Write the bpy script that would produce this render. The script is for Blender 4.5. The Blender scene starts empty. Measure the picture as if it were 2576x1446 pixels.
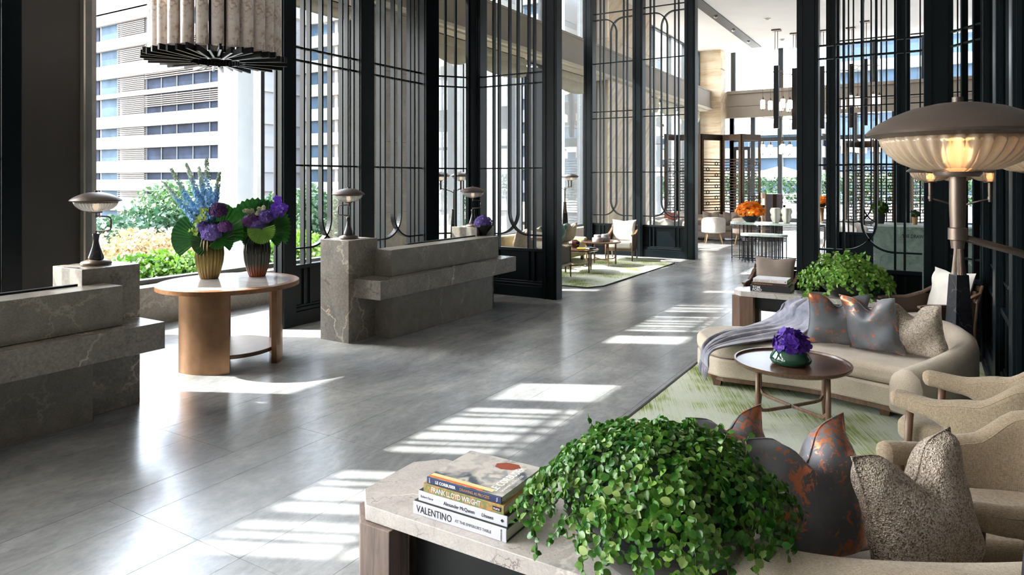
import bpy, bmesh, math, random
from mathutils import Vector, Matrix
R = math.radians
pi = math.pi
sc = bpy.context.scene
COL = sc.collection
random.seed(7)

# ------------------------------------------------------------------ camera
F, HY, CX, H = 1730.0, 452.0, 1288.0, 1.9          # focal length in px, horizon row, centre column, eye height (m)
YAW = R(31.2); S, C = math.sin(YAW), math.cos(YAW)   # the hall runs along +x, its window wall faces us across +y
cam = bpy.data.cameras.new('camera'); cam_o = bpy.data.objects.new('camera', cam); COL.objects.link(cam_o)
cam.sensor_width = 36.0; cam.lens = F / 2576 * 36
cam.shift_y = -(723 - HY) / 2576
cam.clip_start = 0.05; cam.clip_end = 1500
cam_o.location = (0, 0, H); cam_o.rotation_euler = (R(90), 0, YAW - R(90))
sc.camera = cam_o

# ------------------------------------------------------------------ light
SUN_AZ = Vector((-0.50, 1.0)); SUN_EL = R(45.8)
world = bpy.data.worlds.new('world'); sc.world = world; world.use_nodes = True
_n = world.node_tree; _n.nodes.clear()
_out = _n.nodes.new('ShaderNodeOutputWorld'); _bg = _n.nodes.new('ShaderNodeBackground')
_sky = _n.nodes.new('ShaderNodeTexSky')
_sky.sky_type = 'NISHITA'; _sky.sun_disc = False; _sky.sun_elevation = SUN_EL
_sky.sun_rotation = math.atan2(SUN_AZ.x, SUN_AZ.y); _sky.air_density = 1.0; _sky.dust_density = 3.5; _sky.ozone_density = 1.0
_mix = _n.nodes.new('ShaderNodeMixRGB'); _mix.inputs[0].default_value = 0.55; _mix.inputs[2].default_value = (4.2, 4.35, 4.5, 1)
_n.links.new(_sky.outputs[0], _mix.inputs[1]); _n.links.new(_mix.outputs[0], _bg.inputs[0])
_bg.inputs[1].default_value = 2.2
_n.links.new(_bg.outputs[0], _out.inputs[0])
sun = bpy.data.lights.new('sun', 'SUN'); sun.energy = 22.0; sun.angle = R(0.6); sun.color = (1.0, 0.95, 0.87)
sun_o = bpy.data.objects.new('sun', sun); COL.objects.link(sun_o)
_d = SUN_AZ.normalized() * math.cos(SUN_EL)
sun_o.rotation_euler = Vector((_d.x, _d.y, math.sin(SUN_EL))).to_track_quat('Z', 'Y').to_euler()
sun_o.location = (-10, 25, 30)
vs = sc.view_settings
sc.display_settings.display_device = 'sRGB'
vs.view_transform = 'Standard'; vs.look = 'None'; vs.gamma = 1.0; vs.exposure = 0.85
vs.use_curve_mapping = False

# ------------------------------------------------------------------ pixel -> place (photo taken as 2576 x 1446)
def G(px, py, z=0.0):                     # point at height z
    Y = (H - z) * F / (py - HY); X = (px - CX) / F * Y
    return Vector((X * S + Y * C, -X * C + Y * S, z))
def D(px, py, Y):                         # point at distance Y along the view axis
    X = (px - CX) / F * Y
    return Vector((X * S + Y * C, -X * C + Y * S, H - (py - HY) / F * Y))
def PU(px, py, u):                        # point on the plane x = u
    t = (px - CX) / F; return D(px, py, u / (C + t * S))
def PV(px, py, v):                        # point on the plane y = v
    t = (px - CX) / F; return D(px, py, v / (S - t * C))
def depth(u, v): return u * C + v * S

# ------------------------------------------------------------------ scene helpers
OFF = {}
def tag(o, label=None, cat=None, group=None, kind=None):
    if label: o['label'] = label
    if cat: o['category'] = cat
    if group: o['group'] = group
    if kind: o['kind'] = kind
    return o
def thing(name, label, cat, loc=(0, 0, 0), rz=0.0, group=None, world=False, kind=None):
    o = bpy.data.objects.new(name, None); COL.objects.link(o)
    o.empty_display_size = 0.1
    o.location = loc; o.rotation_euler = (0, 0, rz)
    tag(o, label, cat, group, kind)
    OFF[o] = Vector(loc) if world else Vector((0, 0, 0))
    return o
def dup(root, loc=None, rz=None, label=None, group=None, scale=None, parent=None):
    c = root.copy(); COL.objects.link(c); c.parent = parent
    if loc is not None: c.location = loc
    if rz is not None: c.rotation_euler = (0, 0, rz)
    if scale is not None: c.scale = (scale,) * 3
    if label: c['label'] = label
    if group: c['group'] = group
    for ch in root.children: dup(ch, parent=c)
    return c
class MB:
    def __init__(s): s.v = []; s.f = []
    def add(s, vs, fs, m=None):
        b = len(s.v)
        s.v += [tuple(m @ Vector(p)) if m else tuple(p) for p in vs]
        s.f += [tuple(i + b for i in f) for f in fs]; return s
    def box(s, x0, x1, y0, y1, z0, z1, m=None):
        return s.add([(x0,y0,z0),(x1,y0,z0),(x1,y1,z0),(x0,y1,z0),(x0,y0,z1),(x1,y0,z1),(x1,y1,z1),(x0,y1,z1)],
                     [(0,3,2,1),(4,5,6,7),(0,1,5,4),(1,2,6,5),(2,3,7,6),(3,0,4,7)], m)
    def obox(s, c, sx, sy, sz, rz=0.0):   # centred in x,y; z from c.z
        m = Matrix.Translation(c) @ Matrix.Rotation(rz, 4, 'Z')
        return s.box(-sx/2, sx/2, -sy/2, sy/2, 0, sz, m)
    def prism(s, pts, z0, z1, m=None):
        n = len(pts); a = sum(pts[i][0]*pts[(i+1)%n][1]-pts[(i+1)%n][0]*pts[i][1] for i in range(n))
        if a < 0: pts = pts[::-1]
        vs = [(p[0],p[1],z0) for p in pts] + [(p[0],p[1],z1) for p in pts]
        fs = [tuple(range(n))[::-1], tuple(range(n, 2*n))] + [(i,(i+1)%n,n+(i+1)%n,n+i) for i in range(n)]
        return s.add(vs, fs, m)
    def bar(s, p0, p1, w, d, side=(0,0,1)):   # rectangular bar, d measured along 'side'
        p0 = Vector(p0); p1 = Vector(p1); t = (p1-p0).normalized(); u = Vector(side); u = (u - t*u.dot(t)).normalized(); r = t.cross(u)
        a = r*w/2; b = u*d/2
        return s.add([p0-a-b,p0+a-b,p0+a+b,p0-a+b,p1-a-b,p1+a-b,p1+a+b,p1-a+b],
                     [(0,1,2,3)[::-1],(4,5,6,7),(0,1,5,4),(1,2,6,5),(2,3,7,6),(3,0,4,7)])
    def sweep(s, pts, sec, up=(0,0,1), closed=False, scale=None):   # section [(side,up)] along a path
        n = len(pts); k = len(sec); pts = [Vector(p) for p in pts]; up = Vector(up); vs = []
        for i, p in enumerate(pts):
            a = pts[(i-1) % n] if (closed or i > 0) else p
            b = pts[(i+1) % n] if (closed or i < n-1) else p
            t = (b-a).normalized(); u = up - t*up.dot(t)
            u = u.normalized() if u.length > 1e-5 else Vector((1,0,0)); r = t.cross(u)
            q = scale[i] if scale else 1.0
            for (x, y) in sec: vs.append(p + r*x*q + u*y*q)
        fs = []
        for i in range(n if closed else n-1):
            j = (i+1) % n
            for m in range(k): fs.append((i*k+m, i*k+(m+1)%k, j*k+(m+1)%k, j*k+m))
        if not closed: fs += [tuple(range(k))[::-1], tuple(range((n-1)*k, n*k))]
        return s.add(vs, fs)
    def tube(s, pts, r, n=8, up=(0,0,1), closed=False):
        rs = r if isinstance(r, (list, tuple)) else [r]*len(pts)
        sec = [(math.cos(2*pi*i/n), math.sin(2*pi*i/n)) for i in range(n)]
        d = (Vector(pts[-1])-Vector(pts[0]))
        if abs(d.normalized().z) > 0.9 and up == (0,0,1) and not closed: up = (1,0,0)
        return s.sweep(pts, sec, up, closed, rs)
    def lathe(s, prof, n=24, c=(0,0,0), flute=None, m=None, cap=True):   # profile [(r,z)]
        vs = []; k = len(prof); c = Vector(c)
        for (r, z) in prof:
            for i in range(n):
                a = 2*pi*i/n; q = r*(flute(a, z) if flute else 1)
                vs.append((c.x+q*math.cos(a), c.y+q*math.sin(a), c.z+z))
        fs = [(j*n+i, j*n+(i+1)%n, (j+1)*n+(i+1)%n, (j+1)*n+i) for j in range(k-1) for i in range(n)]
        if cap: fs += [tuple(range(n))[::-1], tuple(range((k-1)*n, k*n))]
        return s.add(vs, fs, m)
    def ball(s, c, r, nu=10, nv=6, m=None):
        rx, ry, rz = r if isinstance(r, (tuple, list)) else (r, r, r)
        c = Vector(c); vs = [(c.x, c.y, c.z-rz)]
        for j in range(1, nv):
            b = -pi/2 + pi*j/nv
            for i in range(nu):
                a = 2*pi*i/nu; vs.append((c.x+rx*math.cos(b)*math.cos(a), c.y+ry*math.cos(b)*math.sin(a), c.z+rz*math.sin(b)))
        vs.append((c.x, c.y, c.z+rz)); t = len(vs)-1; fs = []
        for i in range(nu): fs.append((0, 1+(i+1)%nu, 1+i)); fs.append((t, t-nu+i, t-nu+(i+1)%nu))
        for j in range(nv-2):
            for i in range(nu):
                a = 1+j*nu; fs.append((a+i, a+(i+1)%nu, a+nu+(i+1)%nu, a+nu+i))
        return s.add(vs, fs, m)
    def grid(s, fn, nu, nv, flip=False):       # fn(a,b) a,b in 0..1
        vs = [fn(i/nu, j/nv) for j in range(nv+1) for i in range(nu+1)]; w = nu+1
        fs = [(j*w+i, j*w+i+1, (j+1)*w+i+1, (j+1)*w+i) for j in range(nv) for i in range(nu)]
        if flip: fs = [f[::-1] for f in fs]
        return s.add(vs, fs)
    def mesh(s, name, off=Vector((0,0,0)), smooth=False):
        me = bpy.data.meshes.new(name)
        me.from_pydata([(p[0]-off.x, p[1]-off.y, p[2]-off.z) for p in s.v], [], s.f)
        if smooth: me.polygons.foreach_set('use_smooth', [True]*len(me.polygons))
        me.update(); return me
    def build(s, name, mat, parent=None, smooth=False, bevel=0.0, sub=0, auto=None, label=None, cat=None, group=None, kind=None, seg=2, solid=0.0):
        if parent is not None: off = OFF[parent]
        elif kind == 'structure': off = Vector((0,0,0))
        else:
            xs = [p[0] for p in s.v]; ys = [p[1] for p in s.v]
            off = Vector(((min(xs)+max(xs))/2, (min(ys)+max(ys))/2, min(p[2] for p in s.v)))
        me = s.mesh(name, off, smooth)
        o = bpy.data.objects.new(name, me); COL.objects.link(o)
        if parent is not None: o.parent = parent
        else: o.location = off
        OFF[o] = off
        if mat: me.materials.append(mat)
        if solid:
            md = o.modifiers.new('solid', 'SOLIDIFY'); md.thickness = solid; md.offset = 0
        if bevel:
            md = o.modifiers.new('bevel', 'BEVEL'); md.width = bevel; md.segments = seg; md.limit_method = 'ANGLE'; md.angle_limit = R(35)
        if sub:
            md = o.modifiers.new('sub', 'SUBSURF'); md.levels = sub; md.render_levels = sub
        if auto is not None:
            me.polygons.foreach_set('use_smooth', [True]*len(me.polygons))
            sharp(me, auto)
        tag(o, label, cat, group, kind)
        return o
def sharp(me, ang):
    bm = bmesh.new(); bm.from_mesh(me)
    for e in bm.edges:
        if len(e.link_faces) == 2 and e.calc_face_angle(0) > ang: e.smooth = False
    bm.to_mesh(me); bm.free()
def share(src, name, parent, loc, rz=0.0, scale=None, rot=None):      # another object on the same mesh
    o = bpy.data.objects.new(name, src.data); COL.objects.link(o); o.parent = parent
    o.location = loc; o.rotation_euler = rot if rot else (0, 0, rz)
    if scale: o.scale = scale if isinstance(scale, tuple) else (scale,)*3
    return o
def text(body, size, mat, parent, m, name='lettering', ext=0.0004, align='LEFT', shear=0.0, sx=1.0, bold=0.0, space=1.0):
    cu = bpy.data.curves.new(name, 'FONT'); cu.body = body; cu.size = size; cu.extrude = ext; cu.align_x = align
    cu.shear = shear; cu.offset = bold; cu.resolution_u = 2; cu.space_character = space
    t = bpy.data.objects.new(name, cu); COL.objects.link(t)
    dg = bpy.context.evaluated_depsgraph_get(); me = bpy.data.meshes.new_from_object(t.evaluated_get(dg))
    bpy.data.objects.remove(t)
    if sx != 1.0: me.transform(Matrix.Diagonal((sx, 1, 1, 1)))
    me.transform(m); me.materials.clear(); me.materials.append(mat)
    o = bpy.data.objects.new(name, me); COL.objects.link(o); o.parent = parent
    OFF[o] = OFF.get(parent, Vector((0,0,0))) if parent else Vector((0,0,0))
    return o
def arc(c, r, a0, a1, n): return [(c[0]+r*math.cos(a0+(a1-a0)*i/n), c[1]+r*math.sin(a0+(a1-a0)*i/n)) for i in range(n+1)]

# ------------------------------------------------------------------ materials
def lin(c):
    def f(x): x /= 255.0; return x/12.92 if x <= 0.04045 else ((x+0.055)/1.055)**2.4
    return (f(c[0]), f(c[1]), f(c[2]), 1.0)
class NT:
    def __init__(s, name):
        s.m = bpy.data.materials.new(name); s.m.use_nodes = True; s.t = s.m.node_tree; s.t.nodes.clear()
        s.out = s.n('OutputMaterial'); s.b = s.n('BsdfPrincipled'); s.l(s.b, 0, s.out, 0); s._co = {}
    def n(s, kind, **kw):
        x = s.t.nodes.new('ShaderNode'+kind)
        for k, v in kw.items(): setattr(x, k, v)
        return x
    def l(s, a, ao, b, bi): s.t.links.new(a.outputs[ao], b.inputs[bi]); return b
    def co(s, scale=(1,1,1), rot=(0,0,0), src='Object'):
        t = s.n('TexCoord'); mp = s.n('Mapping'); mp.inputs['Scale'].default_value = scale; mp.inputs['Rotation'].default_value = rot
        return s.l(t, src, mp, 0)
    def noise(s, co, scale, detail=4, rough=0.55, dist=0.0):
        x = s.n('TexNoise'); x.inputs['Scale'].default_value = scale; x.inputs['Detail'].default_value = detail
        x.inputs['Roughness'].default_value = rough; x.inputs['Distortion'].default_value = dist
        if co: s.l(co, 0, x, 'Vector')
        return x
    def ramp(s, src, so, stops, interp='LINEAR'):
        r = s.n('ValToRGB'); cr = r.color_ramp; cr.interpolation = interp
        while len(cr.elements) < len(stops): cr.elements.new(0.5)
        for e, (p, c) in zip(cr.elements, stops):
            e.position = p; e.color = c if len(c) == 4 else (*c, 1)
        s.l(src, so, r, 0); return r
    def mix(s, fac, a, b, mode='MIX'):
        x = s.n('MixRGB'); x.blend_type = mode
        for i, q in enumerate((fac, a, b)):
            if isinstance(q, tuple) and hasattr(q[0], 'outputs'): s.t.links.new(q[0].outputs[q[1]], x.inputs[i])
            elif hasattr(q, 'outputs'): s.t.links.new(q.outputs[0], x.inputs[i])
            else: x.inputs[i].default_value = q
        return x
    def bump(s, src, so, strength=0.2, dist=0.01):
        b = s.n('Bump'); b.inputs['Strength'].default_value = strength; b.inputs['Distance'].default_value = dist
        s.l(src, so, b, 'Height'); s.l(b, 0, s.b, 'Normal'); return b
    def warp(s, co, n, amp):
        x = s.n('VectorMath', operation='MULTIPLY_ADD'); s.l(n, 1, x, 0); x.inputs[1].default_value = (amp,)*3; s.l(co, 0, x, 2); return x
    def set(s, **kw):
        for k, v in kw.items(): s.b.inputs[k.replace('_', ' ')].default_value = v
        return s
W = lambda g: (g, g, g, 1.0)
def plain(name, c, rough=0.5, metal=0.0, var=0.12, scale=6.0, bump=0.0, bscale=60.0, **kw):
    t = NT(name); base = lin(c); co = t.co()
    n = t.noise(co, scale, 3)
    d = tuple(x*(1-var) for x in base[:3])+(1,); b = tuple(min(1, x*(1+var)) for x in base[:3])+(1,)
    r = t.ramp(n, 0, [(0.3, d), (0.7, b)]); t.l(r, 0, t.b, 'Base Color')
    t.set(Roughness=rough, Metallic=metal, **kw)
    if bump: t.bump(t.noise(co, bscale, 2), 0, bump, 0.004)
    return t.m
def fabric(name, c, c2=None, scale=420.0, rough=0.95, bump=0.5, sheen=0.2, weave=1.0):
    t = NT(name); a = lin(c); b = lin(c2) if c2 else tuple(x*0.55 for x in a[:3])+(1,)
    co = t.co()
    c1 = t.co(scale=(1.0, 1.0, 0.16)); c2 = t.co(scale=(0.22, 0.22, 1.0))
    n1 = t.noise(c1, scale*2.2, 2, 0.6); w1 = t.noise(c2, scale*2.2, 2, 0.6); n = t.mix(0.5, n1, w1); n2 = t.noise(co, 5, 3)
    m = n; r = t.ramp(m, 0, [(0.30, b), (0.60, a)])
    r2 = t.ramp(n2, 0, [(0.3, W(0.82)), (0.7, W(1.0))])
    f = t.mix(1.0, r, r2, 'MULTIPLY'); t.l(f, 0, t.b, 'Base Color')
    t.set(Roughness=rough, Sheen_Weight=sheen, Specular_IOR_Level=0.2); t.bump(m, 0, bump, 0.002); return t.m
def marble(name, c0, c1, vein, dark, scale=1.0, rough=0.25, vein_w=0.035, amt=0.9, mottle=1.0, rot=(0.4,0.7,0.3), veins=2):
    t = NT(name); co = t.co(rot=rot)
    w = t.noise(co, 1.3*scale, 5, 0.6)
    off = t.warp(co, w, 0.5/scale)
    n = t.noise(off, 2.6*scale, 8, 0.65, 0.4); r = t.ramp(n, 0, [(0.3, lin(c0)), (0.72, lin(c1))])
    nf = t.noise(co, 38*scale, 6, 0.75); rf = t.ramp(nf, 0, [(0.28, W(1-0.42*mottle)), (0.6, W(1.0)), (0.8, W(1+0.25*mottle))])
    cur = t.mix(1.0, r, rf, 'MULTIPLY')
    for k in range(veins):
        v = t.n('TexVoronoi'); v.feature = 'DISTANCE_TO_EDGE'; v.inputs['Scale'].default_value = (0.95, 2.3, 4.0)[k]*scale
        of = t.warp(co, t.noise(co, (1.6, 3.4, 6.0)[k]*scale, 7, 0.62), (0.9, 0.42, 0.3)[k]/scale); t.l(of, 0, v, 0)
        vr = t.ramp(v, 0, [(0.0, W(1)), (vein_w*(1.0, 0.6, .5)[k], W(0))])
        gate = t.ramp(t.noise(co, (1.1, 2.1, 2.6)[k]*scale+k, 2), 0, [(0.46, W(0)), (0.62, W(amt))])
        fac = t.mix(1.0, vr, gate, 'MULTIPLY')
        cur = t.mix(fac, cur, lin(vein if k != 1 else dark))
    t.l(cur, 0, t.b, 'Base Color'); t.set(Roughness=rough)
    return t.m
def wood(name, c, rough=0.4, scale=1.0, axis='Z'):
    t = NT(name); k = {'Z': (14, 14, 1.2), 'X': (1.2, 14, 14), 'Y': (14, 1.2, 14)}[axis]
    co = t.co(scale=tuple(x*scale for x in k)); n = t.noise(co, 3.0, 6, 0.65, 0.6); a = lin(c)
    r = t.ramp(n, 0, [(0.3, tuple(x*0.55 for x in a[:3])), (0.55, a), (0.8, tuple(min(1, x*1.3) for x in a[:3]))])
    t.l(r, 0, t.b, 'Base Color'); t.set(Roughness=rough); t.bump(n, 0, 0.08, 0.002); return t.m
def glass(name, tint=(1,1,1), refl=0.5, rough=0.0):         # thin pane: lets light straight through, mirrors at a glance
    t = NT(name); t.t.nodes.remove(t.b)
    tr = t.n('BsdfTransparent'); tr.inputs[0].default_value = (*tint, 1); gl = t.n('BsdfGlossy'); gl.inputs['Roughness'].default_value = rough
    fr = t.n('Fresnel'); fr.inputs[0].default_value = 1.45; mt = t.n('Math', operation='MULTIPLY'); mt.inputs[1].default_value = refl
    t.l(fr, 0, mt, 0); mx = t.n('MixShader'); t.l(mt, 0, mx, 0); t.l(tr, 0, mx, 1); t.l(gl, 0, mx, 2); t.l(mx, 0, t.out, 0); return t.m
def emit(name, c, s):
    t = NT(name); t.set(Base_Color=(*c, 1), Emission_Color=(*c, 1), Emission_Strength=s); return t.m
def leaf(name, c0, c1, scale=25.0, rough=0.4, trans=0.25):
    t = NT(name); n = t.noise(t.co(), scale, 2)
    oi = t.n('ObjectInfo'); mixn = t.mix(0.35, n, (oi, 'Random')); r = t.ramp(mixn, 0, [(0.25, lin(c0)), (0.75, lin(c1))]); t.l(r, 0, t.b, 'Base Color')
    t.set(Roughness=rough)
    if trans:
        tl = t.n('BsdfTranslucent'); t.l(r, 0, tl, 0); mx = t.n('MixShader'); mx.inputs[0].default_value = trans
        t.l(t.b, 0, mx, 1); t.l(tl, 0, mx, 2); t.l(mx, 0, t.out, 0)
    return t.m
M = {}
M['lacquer'] = plain('black_lacquer', (10, 19, 23), 0.36, var=0.1, scale=2, Specular_IOR_Level=0.18)
M['lacquer_dark'] = plain('matt_black_panel', (16, 18, 20), 0.5)
M['brown_panel'] = plain('dark_brown_panel', (40, 36, 33), 0.55, scale=2)
M['steel_edge'] = plain('satin_edge_metal', (190, 185, 172), 0.35, 0.8, var=0.05)
M['frame'] = plain('window_frame_metal', (62, 68, 72), 0.45, 0.3)
M['white_fin'] = plain('white_cladding', (176, 184, 194), 0.5, var=0.03)
M['fascia'] = plain('taupe_fascia', (150, 140, 128), 0.6, var=0.05, scale=1.5)
M['soffit'] = plain('pale_soffit', (205, 198, 180), 0.7, var=0.03)
M['ceiling'] = plain('ceiling_paint', (236, 233, 230), 0.8, var=0.02, scale=1)
M['slot'] = plain('dark_slot', (10, 12, 14), 0.5)
M['bronze'] = plain('brushed_bronze', (146, 112, 84), 0.34, 0.85, var=0.12, scale=9)
M['bronze_dark'] = plain('dark_bronze', (92, 74, 60), 0.38, 0.7, var=0.15)
M['gunmetal'] = plain('bronzed_gunmetal', (104, 92, 84), 0.36, 0.75, var=0.1)
M['lampcap'] = plain('lamp_cap_metal', (82, 71, 65), 0.42, 0.45, var=0.06)
M['black_metal'] = plain('black_metal', (30, 30, 32), 0.4, 0.5)
M['walnut'] = wood('walnut', (110, 84, 66), 0.38)
M['walnut_x'] = wood('walnut_flat', (92, 66, 52), 0.25, axis='X')
M['oak'] = wood('oak', (176, 138, 100), 0.45)
M['driftwood'] = wood('stained_oak', (128, 112, 104), 0.55)
M['teak'] = wood('table_edge_wood', (126, 85, 52), 0.35, axis='X')
M['cream'] = fabric('cream_linen', (226, 214, 196), (186, 172, 152), 500)
M['sofa'] = fabric('sand_linen', (212, 199, 180), (158, 145, 127), 260)
M['taupe'] = fabric('taupe_weave', (168, 151, 128), (106, 93, 78), 170, bump=0.9)
M['mush'] = fabric('mushroom_linen', (176, 160, 150), (132, 118, 110), 500)
M['white_cloth'] = fabric('white_cloth', (236, 232, 226), (200, 194, 186), 500)
M['olive_sofa'] = fabric('straw_linen', (196, 184, 146), (150, 138, 104), 400)
M['teal'] = fabric('teal_velvet', (52, 110, 104), (30, 74, 72), 300, sheen=0.6)
M['rust'] = fabric('rust_velvet', (168, 96, 72), (120, 62, 46), 300, sheen=0.5)
M['blind'] = fabric('cream_blind', (214, 208, 188), (180, 172, 150), 300, bump=0.2)
M['glass'] = glass('window_glass', (0.97, 0.985, 0.98), 0.45)
M['stem'] = plain('plant_stem', (84, 96, 44), 0.6)
M['soil'] = plain('potting_soil', (44, 36, 30), 0.95)
M['black_bowl'] = plain('black_ceramic', (14, 17, 21), 0.3, var=0.2)
M['paper'] = plain('book_pages', (214, 208, 196), 0.9, var=0.06, scale=200)
M['ink_white'] = plain('white_print', (240, 240, 238), 0.6, var=0.0)
M['ink_black'] = plain('black_print', (22, 22, 24), 0.6, var=0.0)
M['ink_grey'] = plain('grey_print', (110, 110, 112), 0.6, var=0.0)
M['ink_gold'] = plain('gold_print', (196, 150, 90), 0.5, var=0.0)
M['soft_white'] = plain('white_ceramic', (224, 222, 212), 0.35, var=0.04)
M['lamp_glow'] = emit('warm_bulb', (1.0, 0.55, 0.25), 1.6)
# stone
M['desk'] = marble('reception_marble', (122, 117, 110), (158, 152, 143), (206, 194, 174), (70, 69, 68), 1.0, 0.26, 0.016, 1.0)
M['desk_plain'] = marble('reception_marble_fine', (126, 121, 113), (152, 146, 137), (192, 182, 166), (84, 80, 74), 2.2, 0.3, 0.02, 0.5, veins=1)
M['sill'] = marble('sill_stone', (150, 138, 126), (178, 166, 152), (206, 192, 176), (120, 110, 102), 1.1, 0.4, 0.02, 0.6, veins=1)
M['table_stone'] = marble('table_marble', (188, 182, 177), (216, 210, 205), (234, 228, 222), (122, 108, 104), 2.6, 0.22, 0.03, 1.0, 0.6)
M['round_top'] = marble('tabletop_marble', (176, 174, 176), (206, 203, 202), (225, 222, 220), (120, 118, 122), 1.6, 0.08, 0.02, 0.7, 0.4)
M['green_marble'] = marble('green_marble', (112, 134, 126), (150, 168, 158), (198, 210, 202), (64, 80, 78), 2.2, 0.22, 0.03, 0.9, 0.8)
M['green_top'] = marble('pale_green_marble', (176, 192, 186), (206, 216, 210), (228, 232, 228), (96, 112, 108), 3.0, 0.2, 0.03, 0.8, 0.4)
M['grey_marble'] = marble('grey_jar_marble', (150, 154, 156), (186, 188, 190), (215, 215, 216), (110, 112, 116), 8, 0.35, 0.03, 0.8, 0.5)
M['obelisk'] = marble('black_marble', (34, 34, 38), (52, 52, 58), (150, 148, 150), (20, 20, 22), 5, 0.2, 0.012, 0.8, 0.6)
M['col_stone'] = marble('grey_column_stone', (170, 160, 146), (196, 186, 172), (212, 202, 188), (140, 130, 118), 1.6, 0.45, 0.02, 0.5, veins=1)
def travertine():
    t = NT('diagonal_veined_stone'); co = t.co(rot=(0, R(38), 0), scale=(1, 1, 1))
    w = t.noise(co, 1.2, 4); off = t.mix(0.18, co, (w, 1))
    st = t.n('Mapping'); st.inputs['Scale'].default_value = (0.5, 0.5, 5.0); t.l(off, 0, st, 0)
    n = t.noise(st, 1.6, 6, 0.6); r = t.ramp(n, 0, [(0.3, lin((186, 152, 112))), (0.5, lin((216, 196, 166))), (0.75, lin((232, 220, 200)))])
    t.l(r, 0, t.b, 'Base Color'); t.set(Roughness=0.4); return t.m
M['travertine'] = travertine()
def floor_mat():
    t = NT('grey_stone_floor'); co = t.co(src='Object')
    tc = t.n('NewGeometry'); mp = t.n('Mapping'); t.l(tc, 'Position', mp, 0)
    st = t.n('Mapping'); st.inputs['Scale'].default_value = (0.55, 1.0, 1.0); st.inputs['Rotation'].default_value = (0, 0, R(8)); t.l(mp, 0, st, 0)
    w = t.noise(st, 1.0, 4); off = t.mix(0.25, st, (w, 1))
    n = t.noise(off, 1.5, 8, 0.68, 0.3); r = t.ramp(n, 0, [(0.32, lin((106, 109, 112))), (0.5, lin((140, 143, 145))), (0.72, lin((176, 177, 177)))])
    n2 = t.noise(off, 30, 8, 0.8); r2 = t.ramp(n2, 0, [(0.3, W(0.76)), (0.52, W(1.0)), (0.75, W(1.15))])
    oi = t.n('ObjectInfo'); r3 = t.ramp(oi, 'Random', [(0, W(0.97)), (1, W(1.03))])
    c = t.mix(1.0, t.mix(1.0, r, r2, 'MULTIPLY'), r3, 'MULTIPLY'); t.l(c, 0, t.b, 'Base Color')
    rr = t.ramp(n2, 0, [(0.3, W(0.27)), (0.7, W(0.2))]); t.l(rr, 0, t.b, 'Roughness')
    t.bump(n2, 0, 0.05, 0.002); t.set(Specular_IOR_Level=0.5); return t.m
M['floor'] = floor_mat()
M['grout'] = plain('floor_joint', (100, 98, 96), 0.8)
def rug_mat():
    t = NT('green_streaked_rug'); co = t.co(rot=(0, 0, R(-24)))
    st = t.n('Mapping'); st.inputs['Scale'].default_value = (0.9, 62.0, 1.0); t.l(co, 0, st, 0)
    n = t.noise(st, 2.2, 5, 0.7); n1 = t.noise(co, 1.3, 3, 0.6)
    m = t.mix(0.5, n, n1)
    r = t.ramp(m, 0, [(0.38, lin((92, 112, 50))), (0.45, lin((146, 160, 92))), (0.5, lin((196, 204, 182))), (0.62, lin((206, 212, 204))), (0.72, lin((168, 184, 178)))])
    f = t.noise(co, 260, 2); r2 = t.ramp(f, 0, [(0.3, W(0.8)), (0.7, W(1.05))]); c = t.mix(1.0, r, r2, 'MULTIPLY')
    t.l(c, 0, t.b, 'Base Color'); t.set(Roughness=0.95, Specular_IOR_Level=0.1); t.bump(f, 0, 0.5, 0.004); return t.m
M['rug'] = rug_mat()
M['rug_edge'] = plain('dark_rug_binding', (46, 44, 44), 0.9)
def copper():
    t = NT('slate_silk_copper_foil'); co = t.co()
    n = t.noise(co, 26, 6, 0.75, 0.8); n2 = t.noise(co, 5.5, 2); m = t.mix(0.42, n, n2)
    f = t.ramp(m, 0, [(0.53, W(0)), (0.55, W(1))])
    b = t.ramp(t.noise(co, 4, 4), 0, [(0.3, lin((84, 88, 96))), (0.7, lin((128, 130, 136)))])
    c = t.mix(f, b, lin((206, 128, 92))); t.l(c, 0, t.b, 'Base Color'); rr = t.ramp(f, 0, [(0, W(0.42)), (1, W(0.3))]); t.l(rr, 0, t.b, 'Roughness')
    mm = t.ramp(f, 0, [(0, W(0.1)), (1, W(0.7))]); t.l(mm, 0, t.b, 'Metallic'); t.bump(t.noise(co, 14, 3), 0, 0.25, 0.01); return t.m
M['copper'] = copper()
def tweed():
    t = NT('chunky_tweed'); co = t.co(); v = t.n('TexVoronoi'); v.inputs['Scale'].default_value = 190; v.inputs['Randomness'].default_value = 0.8; t.l(co, 0, v, 0)
    n = t.noise(co, 60, 4, 0.7); m = t.mix(0.5, (v, 'Color'), n); r = t.ramp(m, 0, [(0.25, lin((124, 106, 92))), (0.45, lin((180, 166, 150))), (0.65, lin((212, 202, 190)))])
    t.l(r, 0, t.b, 'Base Color'); t.set(Roughness=0.95, Specular_IOR_Level=0.1); t.bump(v, 0, 1.0, 0.008); return t.m
M['tweed'] = tweed()
def throw():
    t = NT('lavender_grey_wool'); co = t.co(); n = t.noise(co, 7, 4, 0.6); r = t.ramp(n, 0, [(0.3, lin((102, 104, 118))), (0.5, lin((132, 133, 147))), (0.72, lin((174, 170, 182)))])
    t.l(r, 0, t.b, 'Base Color'); t.set(Roughness=1.0, Sheen_Weight=0.5, Specular_IOR_Level=0.1); t.bump(t.noise(co, 300, 3), 0, 0.6, 0.004); return t.m
M['throw'] = throw()
def ribbed_glass(name, tint, rough, glow=0.0):
    t = NT(name); t.set(Base_Color=(*tint, 1), Roughness=rough, Transmission_Weight=0.8, IOR=1.4)
    if glow: t.set(Emission_Color=(1.0, 0.66, 0.38, 1), Emission_Strength=glow)
    return t.m
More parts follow.
